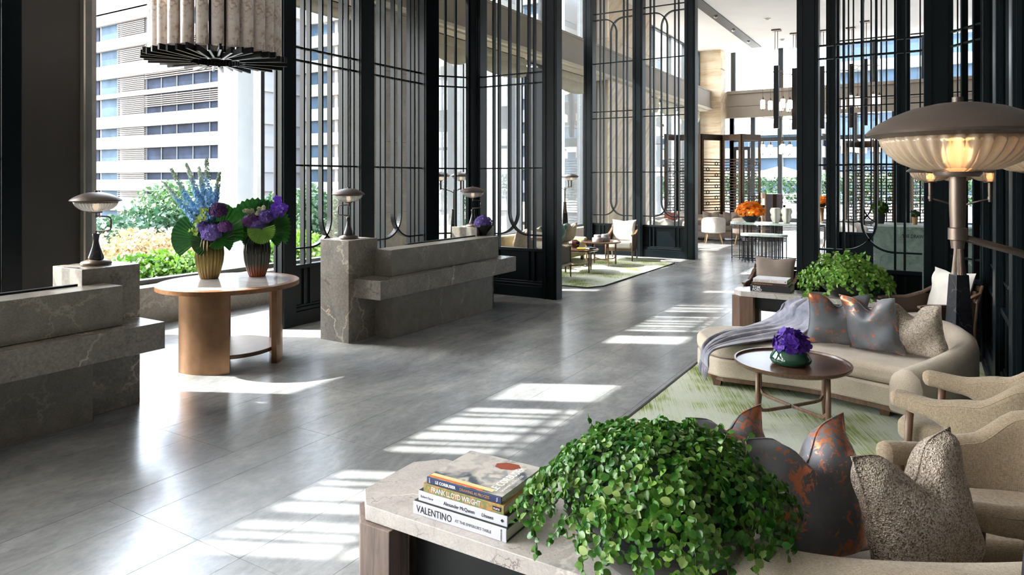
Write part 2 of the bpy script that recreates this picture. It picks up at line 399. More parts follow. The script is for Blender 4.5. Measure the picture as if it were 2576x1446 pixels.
M['bowl_glass'] = ribbed_glass('ribbed_lamp_glass', (0.96, 0.80, 0.62), 0.2)
M['bowl_clear'] = ribbed_glass('clear_ribbed_glass', (1.0, 0.97, 0.93), 0.15)
M['bulb_dim'] = emit('dim_bulb', (1.0, 0.8, 0.6), 0.6)
M['jar_glass'] = emit('lit_jar_glass', (1.0, 0.86, 0.76), 0.9)
M['alabaster'] = marble('etched_tube_glass', (222, 206, 194), (240, 230, 222), (170, 130, 108), (128, 100, 88), 5.0, 0.3, 0.08, 0.8, 0.3)
# ================================================================== the hall
CEIL = 7.75; WV = 8.7; FU = 32.3
# floor: slabs laid in rows of two widths along x
UB = -14.0                                   # the hall runs on behind the camera
fl = MB().box(UB, FU+0.4, -8, 9.2, -0.2, -0.004).build('floor', M['grout'], kind='structure')
slabs = []
rows = []
v = 3.30 - 0.85*14
while v < 8.75:
    rows += [(v, v+0.508), (v+0.508, v+0.85)]; v += 0.85
for i, (a, b) in enumerate(rows):
    b = min(b, 8.7)
    if b - a < 0.05: continue
    mid = (a+b)/2
    k = math.floor((mid-2.45)/1.7) if mid < 4.15 else 1 + math.floor((mid-4.15)/1.36)
    L = 1.42; o = 2.245 + (0.855*k if k >= 0 else 0.61*k)
    u = o - L*math.ceil((o-UB)/L)
    while u < FU:
        x0, x1 = max(u, UB), min(u+L, FU)
        if x1 - x0 > 0.05: slabs.append((x0+0.0012, x1-0.0012, a+0.0012, b-0.0012))
        u += L
def inview(s):
    best = None
    for x in (s[0], s[1], (s[0]+s[1])/2):
        for y in (s[2], s[3]):
            Y = depth(x, y)
            if Y < 2.5: continue
            px = CX + F*(x*S-y*C)/Y; py = HY + F*H/Y
            if -40 < px < 2616 and py < 1480: best = Y if best is None else min(best, Y)
    return best
vis = sorted([(inview(s), s) for s in slabs if inview(s) is not None], key=lambda q: q[0])
near = [s for _, s in vis[:300]]; nearset = set(near)
meshes = {}
for s in near:
    key = (round(s[1]-s[0], 2), round(s[3]-s[2], 3))
    if key not in meshes:
        lx, ly = s[1]-s[0], s[3]-s[2]
        me = MB().box(-lx/2, lx/2, -ly/2, ly/2, -0.02, 0).mesh('floor_slab'); me.materials.append(M['floor']); meshes[key] = me
    o = bpy.data.objects.new('floor_slab', meshes[key]); COL.objects.link(o); o.parent = fl
    o.location = ((s[0]+s[1])/2, (s[2]+s[3])/2, random.uniform(-0.0006, 0.0))
rest = MB()
for s in slabs:
    if s not in nearset: rest.box(s[0], s[1], s[2], s[3], -0.02, 0)
rest.build('floor_slab_field', M['floor'], fl, kind='stuff')

# ceiling with a dark services slot and downlights
ce = MB().box(UB, FU+0.4, -8, 9.2, CEIL, CEIL+0.2).build('ceiling', M['ceiling'], kind='structure')
p1, p2 = G(1903, 118, CEIL), G(1752, -3, CEIL)
slot = thing('ceiling_slot', 'long dark lighting slot recessed in the white ceiling', 'ceiling slot', (p1.x, p1.y, CEIL-0.03), world=True)
MB().box(6.0, p1.x, p1.y-0.2, p1.y+0.2, CEIL-0.03, CEIL-0.001).build('slot_trim', M['slot'], slot)
for i in range(6):
    x = p1.x - 1.6 - i*2.6
    MB().lathe([(0.05, -0.05), (0.07, 0.0)], 10, (x, p1.y, CEIL-0.04)).build('spotlight', M['steel_edge'], slot)
for i, (px, py, lab) in enumerate(((1930, 47, 'small round downlight in the white ceiling, nearer of the two by the slot'), (1968, 99, 'small round downlight in the white ceiling beside the pendant rods'))):
    p = G(px, py, CEIL)
    t = thing('downlight', lab, 'downlight', (p.x, p.y, CEIL-0.03), world=True)
    MB().lathe([(0.11, 0.0), (0.13, 0.029)], 16, (p.x, p.y, CEIL-0.03)).build('trim_ring', M['steel_edge'], t)
    MB().lathe([(0.07, 0.0), (0.07, 0.01)], 12, (p.x, p.y, CEIL-0.034)).build('lens', M['lacquer_dark'], t)

# walls out of the picture and the dark pier beside the first window
MB().box(UB-0.3, UB, -8, 9.2, 0, CEIL).build('wall_back', M['brown_panel'], kind='structure')
MB().box(UB, FU, -8.3, -8, 0, CEIL).build('wall_right', M['brown_panel'], kind='structure')
wl = MB().box(2.95, 4.33, 8.62, 9.2, 0, CEIL).build('wall_left', M['brown_panel'], kind='structure')
for x in (3.55,): MB().box(x-0.004, x+0.004, 8.612, 8.622, 0, CEIL).build('panel_joint', M['lacquer_dark'], wl)
MB().box(4.335, 4.355, 8.55, 8.66, 0, CEIL).build('edge_strip', M['steel_edge'], wl)
MB().box(4.358, 4.47, 8.63, 8.93, 0.5, CEIL).build('jamb', plain('grey_jamb', (96, 96, 94), 0.5), wl)
MB().box(4.471, 4.56, 8.70, 8.93, 0.5, CEIL).build('jamb', plain('pale_jamb', (150, 148, 146), 0.5), wl)

# window wall
C1 = (PV(932, 447, 8.5).x, PV(1105, 447, 8.5).x); C2 = (PV(1531, 447, 8.5).x, PV(1636, 447, 8.5).x)
def window(n, u0, u1, mulls, plinth=True, dark=()):
    w = thing('window_%d' % n, None, None, (u0, WV, 0), world=True, kind='structure')
    if plinth:
        MB().box(u0, u1, WV, 9.2, 0, 0.46).build('plinth', M['sill'], w)
        MB().box(u0, u1, WV-0.03, 9.3, 0.46, 0.5).build('window_sill', M['sill'], w, bevel=0.004)
    for z0, z1 in ((0.5, 5.0), (5.97, CEIL)):
        edges = [u0] + list(mulls) + [u1]
        MB().box(u0, u1, 8.95, 9.09, z0, z0+(0.06 if z0 < 2 else 0.13)).build('bottom_rail', M['frame'], w)
        MB().box(u0, u1, 8.95, 9.09, z1-0.06, z1).build('top_rail', M['frame'], w)
        for k, e in enumerate(edges):
            wd = 0.09 if k in (0, len(edges)-1) else 0.07
            x = e+wd/2 if k == 0 else e-wd/2 if k == len(edges)-1 else e
            MB().box(x-wd/2, x+wd/2, 8.93, 9.11, z0+0.06, z1-0.06).build('mullion', M['frame'], w)
        for a, b in zip(edges[:-1], edges[1:]):
            MB().box(a+0.04, b-0.04, 9.02, 9.03, z0+0.05, z1-0.05).build('pane', M['glass'], w)
    return w
window(1, 4.37, C1[0], [7.20])
window(2, C1[1], C2[0], [12.65, 15.25, 16.45, 18.9])
window(5, -6.2, 2.95, [-3.4, -0.3])
window(6, -13.9, -7.2, [-10.6])
MB().box(-7.2, -6.2, 8.62, 9.2, 0, CEIL).build('wall_left', M['brown_panel'], kind='structure')
window(3, C2[1], 31.3, [25.2, 27.2, 29.2, 30.6])
# continuous beam in front of the window heads
t = thing('trim_1', None, None, (10, 8.4, 5.0), world=True, kind='structure')
BE = 31.3
for a, b in ((UB, 4.3), (4.303, 12.0), (12.003, 20.0), (20.003, BE)):
    MB().box(a, b, 8.42, 8.49, 5.12, 5.86).build('fascia_panel', M['fascia'], t, bevel=0.004)
MB().box(UB, BE, 8.40, 8.49, 5.86, 5.93).build('beam_cap', M['fascia'], t, bevel=0.01)
MB().box(UB, BE, 8.36, 8.49, 5.04, 5.12).build('beam_lip', M['soffit'], t, bevel=0.01)
for (a, b) in ((UB, 2.95), (4.33, C1[0]), (C1[1], C2[0]), (C2[1], BE)):
    MB().box(a, b, 8.49, 9.2, 5.0, 5.93).build('soffit_board', M['soffit'], t)
# dark clad pier in the second window
t = thing('dark_pier', 'tall charcoal clad pier between the windows behind the straw sofa', 'pier', (15.9, 8.75, 0), world=True)
MB().box(15.35, 16.35, 8.60, 8.92, 0.5, 4.78).build('cladding', M['lacquer_dark'], t)
MB().box(15.35, 16.35, 8.60, 8.69, 0.0, 0.5).build('cladding', M['lacquer_dark'], t)
MB().box(15.84, 15.86, 8.592, 8.61, 0.0, 4.78).build('cover_strip', M['frame'], t)

# stone columns built of slabs
def column(name, label, u0, u1, v0, v1, mat, z1=CEIL, cuts=(1.3, 2.6, 3.9, 5.0, 6.3), cap=None, side=None):
    t = thing(name, label, 'column', ((u0+u1)/2, (v0+v1)/2, 0), world=True, group=None)
    MB().box(u0+0.03, u1-0.03, v0+0.03, v1, 0, z1).build('core', M['fascia'], t)
    zs = [0.0]+list(cuts)+[z1]
    for a, b in zip(zs[:-1], zs[1:]):
        MB().box(u0, u1, v0, v0+0.03, a+0.003, b-0.003).build('stone_slab', mat, t, bevel=0.003)
        MB().box(u0, u0+0.03, v0+0.031, v1, a+0.003, b-0.003).build('stone_slab', side or mat, t, bevel=0.003)
        MB().box(u1-0.03, u1, v0+0.031, v1, a+0.003, b-0.003).build('stone_slab', mat, t, bevel=0.003)
    return t
column('stone_column', 'grey beige stone column behind the slats of the nearest tall screen', C1[0], C1[1], 8.5, 9.2, M['col_stone'], side=M['fascia'])
column('stone_column', 'veined beige stone column behind the left bay of the farther tall screen', C2[0], C2[1], 8.5, 9.2, M['travertine'], side=M['fascia'])
cc = PV(1762, 447, 8.3).x
t = column('stone_column', 'veined beige stone column in the far corner under the white ceiling', max(cc, 31.32), FU-0.12, 8.0, 9.2, M['travertine'], cuts=(1.2, 2.6, 4.0, 5.4, 6.9))
MB().box(max(cc,31.32)-0.05, FU-0.12, 7.93, 8.0, 6.9, 7.35).build('capital', M['soffit'], t, bevel=0.01)

# far wall
fw = MB().box(FU+0.02, FU+0.4, -8, 9.2, 4.72, 5.95).build('wall_far', M['fascia'], kind='structure')
MB().box(FU-0.12, FU+0.02, -8, 7.93, 5.25, 5.8).build('beam_panel', M['fascia'], fw)
MB().box(FU-0.10, FU+0.02, -8, 7.93, 4.72, 5.24).build('beam_panel', M['fascia'], fw)
MB().box(FU-0.22, FU+0.02, -8, 7.93, 5.81, 5.95).build('beam_cap', M['fascia'], fw, bevel=0.01)
w = thing('window_4', None, None, (FU, 0, 0), world=True, kind='structure')
def fy(px, u=FU): return PU(px, 447, u).y
up = [7.7, fy(1963), fy(2100), fy(2195), fy(2262), fy(2325), -2.4, -5.0, -8.0]
for k, y in enumerate(up):
    MB().box(FU+0.05, FU+0.2, y-0.1, y+0.1, 5.95, CEIL).build('mullion', M['frame'], w)
for a, b in zip(up[:-1], up[1:]): MB().box(FU+0.12, FU+0.13, b+0.1, a-0.1, 5.95, CEIL).build('pane', M['glass'], w)
lo = [7.75, fy(1840), fy(1893), fy(1961), fy(2060), fy(2150), fy(2250), fy(2340), -2.4, -5.0, -8.0]
for y in lo: MB().box(FU+0.03, FU+0.22, y-0.09, y+0.09, 0, 4.72).build('mullion', M['frame'], w)
for z in (0.02, 3.62): MB().box(FU+0.04, FU+0.21, -8, 7.7, z, z+0.18).build('transom', M['frame'], w)
for a, b in zip(lo[:-1], lo[1:]): MB().box(FU+0.12, FU+0.13, b+0.09, a-0.09, 0.2, 4.72).build('pane', M['glass'], w)
for y0, y1 in ((fy(1840)-0.1, (fy(1840)+fy(1893))/2), ((fy(1840)+fy(1893))/2, fy(1893)+0.1)):
    d = thing('door_%d' % (1 if y0 > y1 and y0 == fy(1840)-0.1 else 2), None, None, (FU, (y0+y1)/2, 0), world=True, kind='structure')
    a, b = min(y0, y1), max(y0, y1)
    for q in (a+0.06, b-0.06): MB().box(FU-0.02, FU+0.03, q-0.06, q+0.06, 0.05, 3.4).build('door_stile', M['brown_panel'], d)
    for z in (0.05, 3.25): MB().box(FU-0.02, FU+0.03, a+0.12, b-0.12, z, z+0.15).build('door_rail', M['brown_panel'], d)
    MB().box(FU, FU+0.01, a+0.12, b-0.12, 0.2, 3.25).build('pane', M['glass'], d)

# roman blinds under the beam
def blind(u0, u1, label, v=8.79, z=4.985, drop=0.62, k_=1.0):
    t = thing('roman_blind', label, 'blind', ((u0+u1)/2, v, z-drop), world=True, group='cream roman blinds along the window wall')
    w = u1-u0
    MB().box(u0, u1, v-0.03, v, z-0.03, z).build('head_rail', M['frame'], t)
    for k, (z0, d) in enumerate(((z-0.03, 0.27*k_), (z-0.03-0.17*k_, 0.29*k_))):
        def fn(a, b, z0=z0, d=d, k=k):
            sag = 0.06*k_*(1-(2*a-1)**2)*b*(1+k)
            ruf = 0.012*math.sin(a*46)*b
            return (u0+w*a, v-0.05-0.05*math.sin(pi*min(1, b*1.15))-0.02*k+ruf*0.6, z0-d*b-sag+0.03*(abs(2*a-1)**6)*b)
        MB().grid(fn, 24, 8).build('swag', M['blind'], t, smooth=True)
bl = 'cream roman blind gathered up at the window head '
blind(7.3, C1[0]-0.1, bl+'above the nearest tall screen', k_=0.5)
blind(C1[1]+0.1, 12.55, bl+'beside the grey stone column')
blind(12.75, 15.1, bl+'seen through the angled end bay')
blind(16.55, 18.8, bl+'between the two tall dark screens')
for a, b, s in ((C2[1]+0.1, 25.1, 'nearest the veined stone column'), (25.3, 27.1, 'second beyond the veined column'), (27.3, 29.1, 'third beyond the veined column'), (29.3, 30.5, 'nearest the far corner')):
    blind(a, b, bl+s)

# exterior white cladding fins standing outside the glass
for px0, px1, s in ((598, 652, 'behind the two flower vases'), (1105, 1145, 'beside the grey stone column'), (1260, 1300, 'behind the angled end of the nearest screen'), (1420, 1460, 'between the two tall screens')):
    a, b = PV(px0, 447, 9.5).x, PV(px1, 447, 9.5).x
    MB().box(a, b, 9.5, 10.0, -6, 14).build('white_fin', M['white_fin'], label='tall white clad fin outside the window '+s, cat='facade fin', group='white fins outside the glass')
for i, u in enumerate((24.0, 27.0, 30.0)):
    MB().box(u, u+0.7, 9.5, 10.0, -6, 14).build('white_fin', M['white_fin'], label='tall white clad fin outside the farthest side windows, '+('nearest', 'middle', 'farthest')[i]+' of three', cat='facade fin', group='white fins outside the glass')

# ================================================================== tall lacquer screens
ZT = 7.0
def post(t, p, w, d, rz=0.0):
    m = MB(); m.obox((p[0], p[1], 0), w, d, ZT, rz); m.build('post', M['lacquer'], t, bevel=0.006)
    mm = MB()
    for sx in (-1, 1):
        for sy in (-1, 1):
            q = Matrix.Rotation(rz, 4, 'Z') @ Vector((sx*(w/2+0.006), sy*d*0.28, 0))
            mm.obox((p[0]+q.x, p[1]+q.y, 0.0), 0.012, 0.03, ZT, rz)
    mm.build('post_bead', M['lacquer'], t)
def bay(t, a, b, fr=(0.16, 0.25, 0.43, 0.57, 0.75, 0.84), full=True):
    hi = 4.88 if min(a[0], b[0]) > 12 else 5.22
    a = Vector((a[0], a[1], 0)); b = Vector((b[0], b[1], 0)); T = (b-a); L = T.length; T.normalize(); N = Vector((-T.y, T.x, 0))
    DP = 0.075; TH = 0.026
    at = lambda f, z: a + T*(L*f) + Vector((0, 0, z))
    mat = M['lacquer']
    for k, f in enumerate(fr):
        mid = full and k in (2, 3)
        z0, z1 = (1.37, 5.63) if mid else (0.78, ZT-0.1)
        MB().bar(at(f, z0), at(f, z1), TH, DP, N).build('rod', mat, t)
    def rail(f0, f1, z, h=0.022, d=0.05, nm='rail'): MB().bar(at(f0, z), at(f1, z), h, d, N).build(nm, mat, t)
    for z in (2.09, 3.47, 3.64, hi, 6.16): rail(0, 1, z)
    if full:
        for z in (1.0, 6.0):
            rail(0, fr[1], z, d=0.08); rail(fr[4], 1, z, d=0.08)
        for (z0, z1) in ((1.37, 1.0), (5.63, 6.0)):
            for (f0, f1) in ((fr[2], fr[4]), (fr[3], fr[1])):
                pts = []
                for i in range(15):
                    q = pi/2*i/14
                    pts.append(at(f0+(f1-f0)*(1-math.cos(q)), z0+(z1-z0)*math.sin(q)))
                sec = [(-TH/2, -DP/2), (TH/2, -DP/2), (TH/2, DP/2), (-TH/2, DP/2)]
                MB().sweep(pts, sec, N).build('curved_bar', mat, t)
    else:
        rail(0, 1, 1.0); rail(0, 1, 6.0)
    # lower panel: recessed field, raised stiles below the rods, stepped skirting
    z0, z1 = 0.26, 0.78
    MB().bar(at(0.0, (z0+z1)/2), at(1.0, (z0+z1)/2), z1-z0, 0.03, N).build('lower_panel', mat, t)
    MB().bar(at(0.0, z1-0.02), at(1.0, z1-0.02), 0.05, 0.12, N).build('panel_cap', mat, t, bevel=0.004)
    for k, f in enumerate(fr):
        if full and k in (2, 3): continue
        MB().bar(at(f, z0), at(f, z1-0.045), TH*1.3, 0.085, N).build('stile', mat, t)
    MB().bar(at(0.0, 0.09), at(1.0, 0.09), 0.18, 0.17, N).build('skirting', mat, t, bevel=0.004)
    MB().bar(at(0.0, 0.205), at(1.0, 0.205), 0.05, 0.13, N).build('skirting_step', mat, t, bevel=0.01)
    MB().bar(at(0.0, 0.245), at(1.0, 0.245), 0.03, 0.085, N).build('skirting_step', mat, t, bevel=0.008)
    MB().bar(at(0.0, ZT-0.05), at(1.0, ZT-0.05), 0.1, 0.14, N).build('head', mat, t)
def screen(label, posts, bays, loc):
    t = thing('lattice_screen', label, 'screen', (loc[0], loc[1], 0), world=True, group='tall black lacquer lattice screens')
    for p in posts: post(t, p[:2], p[2], p[3], p[4] if len(p) > 4 else 0)
    for b in bays: bay(t, *b)
    return t
def mirror(v): return 6.5 - v
AV = 7.10
postsA = [(6.07, AV, 0.20, 0.20), (7.50, AV, 0.28, 0.20), (9.02, AV, 0.34, 0.22), (9.72, 6.60, 0.22, 0.30), (9.74, 5.15, 0.20, 0.26)]
baysA = [((6.175, AV), (7.353, AV)), ((7.643, AV), (8.839, AV)), ((9.17, AV-0.03), (9.62, 6.74), (0.34, 0.66), False), ((9.74, 6.435), (9.74, 5.285))]
screen('tall black lattice screen standing behind the stone reception desk with the flower bowl', postsA, baysA, (8, AV))
screen('tall black lattice screen at the right edge behind the floor lamp', [(p[0], mirror(p[1]), p[2], p[3]) for p in postsA],
       [((b[0][0], mirror(b[0][1])), (b[1][0], mirror(b[1][1]))) + tuple(b[2:]) for b in baysA], (8, mirror(AV)))
screen('tall black lattice screen at the extreme left edge in front of the brown wall', [(2.94, AV, 0.16, 0.20), (1.55, AV, 0.28, 0.20), (0.03, AV, 0.28, 0.20)],
       [((1.69, AV), (2.86, AV)), ((0.17, AV), (1.41, AV))], (1.5, AV))
BU = 16.3
postsB = [(BU, 7.51, 0.24, 0.25), (BU, 6.17, 0.24, 0.26), (BU, 4.86, 0.24, 0.26)]
baysB = [((BU, 7.386), (BU, 6.302)), ((BU, 6.041), (BU, 4.991))]
screen('tall black lattice screen behind the white cushioned chair on the left rug', postsB, baysB, (BU, 6.2))
mB = lambda y: 6.62 - y
screen('tall black lattice screen behind the green marble counter', [(p[0], mB(p[1]), p[2], p[3]) for p in postsB],
       [((b[0][0], mB(b[0][1])), (b[1][0], mB(b[1][1]))) for b in baysB], (BU, mB(6.2)))
# ================================================================== outside the glass
M['render_white'] = plain('white_render', (112, 114, 118), 0.7, var=0.04, scale=0.3)
M['louvre'] = plain('brown_louvre', (72, 62, 58), 0.6, var=0.25, scale=0.6)
M['far_glass'] = plain('office_glass', (24, 31, 44), 0.5, var=0.4, scale=0.35, Specular_IOR_Level=0.02)
M['pale_glass'] = plain('pale_office_glass', (52, 66, 80), 0.5, var=0.3, scale=0.3, Specular_IOR_Level=0.02)
M['paving'] = plain('pale_paving', (176, 172, 166), 0.9, scale=0.5)
M['leaf_bright'] = leaf('bright_hedge_leaf', (34, 72, 14), (92, 130, 34), 3.0)
M['leaf_blush'] = leaf('blush_shrub_leaf', (92, 94, 48), (164, 136, 108), 4.0)
M['leaf_mid'] = leaf('tree_leaf', (26, 54, 30), (62, 94, 50), 1.0)
M['leaf_dark'] = leaf('dark_tree_leaf', (18, 42, 30), (44, 76, 52), 0.8)
M['bark'] = plain('bark', (92, 80, 66), 0.9)
M['earth'] = plain('earth', (120, 104, 84), 0.95)
def foliage(m, c, r, n, size, shell=0.45, flat=0.0, elong=1.6):
    for _ in range(n):
        d = Vector((random.gauss(0, 1), random.gauss(0, 1), random.gauss(0, 1))).normalized() * random.uniform(shell, 1.0)
        p = Vector((c[0]+d.x*r[0], c[1]+d.y*r[1], c[2]+d.z*r[2]))
        a = Vector((random.uniform(-1, 1), random.uniform(-1, 1), random.uniform(-1, 1))).normalized(); b = a.orthogonal().normalized(); b.rotate(Matrix.Rotation(random.uniform(0, 6.28), 3, a))
        s = size*random.uniform(0.6, 1.3); a = a.cross(b)
        m.add([p-b*s*elong/2, p+a*s*0.5, p+b*s*elong/2, p-a*s*0.5], [(0, 1, 2, 3)])
def office(name, label, u, v0, v1, zs, cols, top, deep=18.0, base=-7.0):
    t = thing(name, label, 'building', (u+deep/2, (v0+v1)/2, base), world=True)
    MB().box(u+0.7, u+deep, v0+0.3, v1, base, top).build('core', M['render_white'], t)
    prev = base
    for (a, b) in zs + [(top, top+0.8)]:
        MB().box(u, u+0.9, v0, v1, prev, a).build('spandrel', M['render_white'], t)
        MB().box(u+0.9, u+deep, v0, v0+0.35, prev, a).build('spandrel', M['render_white'], t)
        prev = b
    for (a, b) in zs:
        for (y0, y1, kind, rise) in cols:
            if kind == 'louvre':
                m = MB(); z = a
                while z < b-0.05: m.box(u+0.2, u+0.45, y0, y1, z, z+0.13); z += 0.28
                m.build('louvre_panel', M['louvre'], t)
            else:
                wv = thing_part(t, 'window', MB().box(u+0.55, u+0.69, y0, y1, a, b), M['far_glass'] if kind == 'dark' else M['pale_glass'])
                n = max(1, int((y1-y0)/3.2))
                for k in range(1, n): MB().box(u+0.45, u+0.56, y0+(y1-y0)*k/n-0.07, y0+(y1-y0)*k/n+0.07, a, b).build('glazing_bar', M['frame'], wv)
        m = MB().box(u+2.0, u+6.0, v0+0.1, v0+0.29, a+0.15, b-0.15); m.build('window', M['far_glass'], t)
    return t
def thing_part(t, name, mb, mat): return mb.build(name, mat, t)
U0 = D(564, 452, 90).x
fy0 = lambda px: PU(px, 447, U0).y
zz = lambda y: H-(y-HY)/F*90
rowsz = [(zz(565), zz(540)), (zz(504), zz(483)), (zz(452), zz(432)), (zz(398), zz(363)), (zz(329), zz(303)), (zz(269), zz(216)), (zz(203), zz(158)), (zz(120), zz(75)), (zz(45), zz(0)), (zz(-35), zz(-80))]
ob = office('office_building', 'white office block with brown louvres and dark strip windows behind the flower vases', U0, fy0(566), fy0(150), rowsz,
       [(fy0(564), fy0(361), 'dark', 0), (fy0(359), fy0(291), 'louvre', 0), (fy0(289), fy0(246), 'pale', 0), (fy0(240), fy0(156), 'dark', 0)], 27.0)
for (y0, y1) in ((250, 216), (172, 158), (90, 75)):
    m = MB(); z = zz(y0)
    while z < zz(y1)-0.1: m.box(U0+0.15, U0+0.5, fy0(564), fy0(361), z, z+0.13); z += 0.28
    m.build('louvre_panel', M['louvre'], ob)
# more white blocks seen in slices through the slats
def slab_rows(z0, n, h, g): return [(z0+i*(h+g), z0+i*(h+g)+h) for i in range(n)]
office('office_building', 'white banded apartment block glimpsed between the nearest screen and the stone column', 66.0, 62, 74, slab_rows(-5, 10, 1.7, 1.6), [(62.6, 67.5, 'dark', 0), (68.3, 73.6, 'pale', 0)], 30)
office('office_building', 'white banded block glimpsed between the two tall screens', 86.0, 36, 58, slab_rows(-5, 12, 1.6, 1.8), [(37, 46, 'dark', 0), (47, 57, 'pale', 0)], 38)
office('office_building', 'grey glass block beyond the far terrace windows', 74.0, -22, 8.0, slab_rows(-1, 9, 2.6, 1.0), [(-21, -7, 'pale', 0), (-6, 7.4, 'pale', 0)], 32)
office('office_building', 'low pale block beyond the terrace hedge behind the lattice screen', 76.0, 9.0, 34.0, slab_rows(0.5, 3, 1.3, 1.1), [(9.6, 20, 'pale', 0), (21, 33.4, 'pale', 0)], 7.8)
# ground and planting
MB().box(-30, 110, 9.25, 130, -7.3, -6.8).build('ground', M['earth'], kind='structure')
MB().box(-15, FU, 10.02, 14.2, -0.4, 0.06).build('planter_bed', M['soil'], label='long planter bed outside the tall windows', cat='planter')
def bush(label, c, r, n, size, mat, cat='shrub', name='shrub', group=None, base=None):
    t = thing(name, label, cat, (c[0], c[1], base if base is not None else c[2]-r[2]), world=True, group=group)
    m = MB(); foliage(m, c, r, n, size); m.build('foliage', mat, t, kind='stuff')
    z0 = base if base is not None else c[2]-r[2]
    m = MB()
    for k in range(3): m.tube([(c[0]+(k-1)*r[0]*0.1, c[1], z0), (c[0]+(k-1)*r[0]*0.4, c[1]+(k-1)*r[1]*0.2, c[2]+r[2]*0.3)], [0.03*r[2]+0.015, 0.01], 6)
    m.build('stems', M['bark'], t)
    return t
hg = 'hedge shrubs outside the first window'
for i, (px, Y, zt, rr) in enumerate(((335, 11.2, 0.62, 0.75), (415, 11.6, 0.66, 0.8), (500, 12.0, 0.62, 0.8), (585, 12.6, 0.7, 0.8), (655, 13.0, 0.74, 0.8), (745, 13.6, 0.85, 0.8))):
    p = D(px, 600, Y)
    bush('bright green shrub outside the window, '+('leftmost of the hedge', 'second from the left of the hedge', 'behind the brass ribbed vase', 'between the two ribbed vases', 'right of the ribbed vases', 'behind the slats of the nearest screen')[i], (p.x, p.y, 0.06+zt*0.45), (rr, rr*0.9, zt*0.55), 2200, 0.07, M['leaf_bright'], group=hg, base=0.06)
for i, (px, Y, zt) in enumerate(((300, 19, 0.1), (400, 20, 0.15), (500, 21, 0.2), (620, 22, 0.2))):
    p = D(px, 600, Y)
    bush('pale blush flowering shrub below the window, '+('leftmost', 'second from left', 'third from left', 'rightmost')[i]+' of its row', (p.x, p.y, -0.35), (1.6, 1.5, 0.9), 2400, 0.10, M['leaf_blush'], group='blush shrubs outside the first window', base=-6.8)
tr = [(290, 30, -0.2, 1.9, 'leaf_dark'), (372, 34, 0.2, 2.2, 'leaf_dark'), (440, 36, 1.2, 2.4, 'leaf_mid'), (500, 30, -0.6, 2.2, 'leaf_mid'), (585, 38, 1.0, 2.4, 'leaf_dark'), (650, 30, 0.2, 2.0, 'leaf_mid'), (760, 34, 1.0, 2.6, 'leaf_mid'), (1120, 40, 0.4, 3.0, 'leaf_mid'), (1215, 42, 0.4, 3.0, 'leaf_dark'), (1465, 44, -0.4, 3.0, 'leaf_mid'), (880, 34, 0.4, 2.6, 'leaf_dark')]
tl = ['at the left edge of the first window', 'left of the blue delphiniums', 'behind the blue delphiniums', 'behind the brass ribbed vase', 'between the two vases', 'just right of the dark ribbed vase', 'seen through the first bay of the nearest screen', 'seen left of the pedestal lamp', 'seen through the angled bay of the nearest screen', 'seen between the two tall screens', 'seen beside the middle desk lamp']
for (px, Y, zc, r, mt), s in zip(tr, tl):
    p = D(px, 500, Y)
    t = bush('leafy green tree outside '+s, (p.x, p.y, zc-r*0.6), (r, r, r*0.9), 3600, 0.17, M[mt], 'tree', 'tree', 'trees outside the window wall', base=-6.8)
    MB().tube([(p.x, p.y, -6.8), (p.x+0.2, p.y, zc-r)], [0.22, 0.14], 8).build('trunk', M['bark'], t)
# terrace beyond the far wall
MB().box(FU+0.4, 62, -30, 30, -0.4, -0.02).build('terrace', M['paving'], kind='structure')
t = thing('hedge_wall', 'clipped green hedge wall on the terrace beyond the far windows', 'hedge', (45, 0, -0.02), world=True)
m = MB()
for _ in range(9000):
    p = Vector((random.uniform(44.4, 45.4), random.uniform(-16, 16), random.uniform(0.3, 2.3)))
    a = Vector((random.gauss(0, 1), random.gauss(0, 1), random.gauss(0, 1))).normalized(); b = a.orthogonal().normalized(); c = a.cross(b); s = 0.13
    m.add([p-b*s, p+c*s*0.6, p+b*s, p-c*s*0.6], [(0, 1, 2, 3)])
m.build('foliage', M['leaf_mid'], t, kind='stuff')
MB().box(44.3, 45.5, -16, 16, -0.02, 0.45).build('trough', M['render_white'], t)
t = thing('terrace_parasol', 'white garden parasol on the terrace beyond the far windows', 'parasol', (38.5, 6.9, -0.02), world=True)
px, py = PU(1962, 447, 38.5).x, PU(1962, 447, 38.5).y
MB().tube([(38.5, py, -0.02), (38.5, py, 2.5)], 0.035, 8).build('pole', M['walnut'], t)
MB().lathe([(1.6, 2.05), (1.55, 2.12), (0.8, 2.4), (0.05, 2.62)], 12, (38.5, py, 0), cap=False).build('canopy', M['white_cloth'], t)
MB().lathe([(0.3, 0), (0.3, 0.08), (0.06, 0.1)], 12, (38.5, py, -0.02)).build('base', M['frame'], t)
t = thing('terrace_railing', 'thin white railing on the terrace beyond the far windows', 'railing', (42, 2, -0.02), world=True)
for z in (0.35, 0.7, 1.05): MB().box(42, 42.03, -10, 12, z, z+0.04).build('rail', M['render_white'], t)
for k in range(12): MB().box(41.99, 42.04, -10+2*k, -9.95+2*k, -0.02, 1.09).build('post', M['render_white'], t)
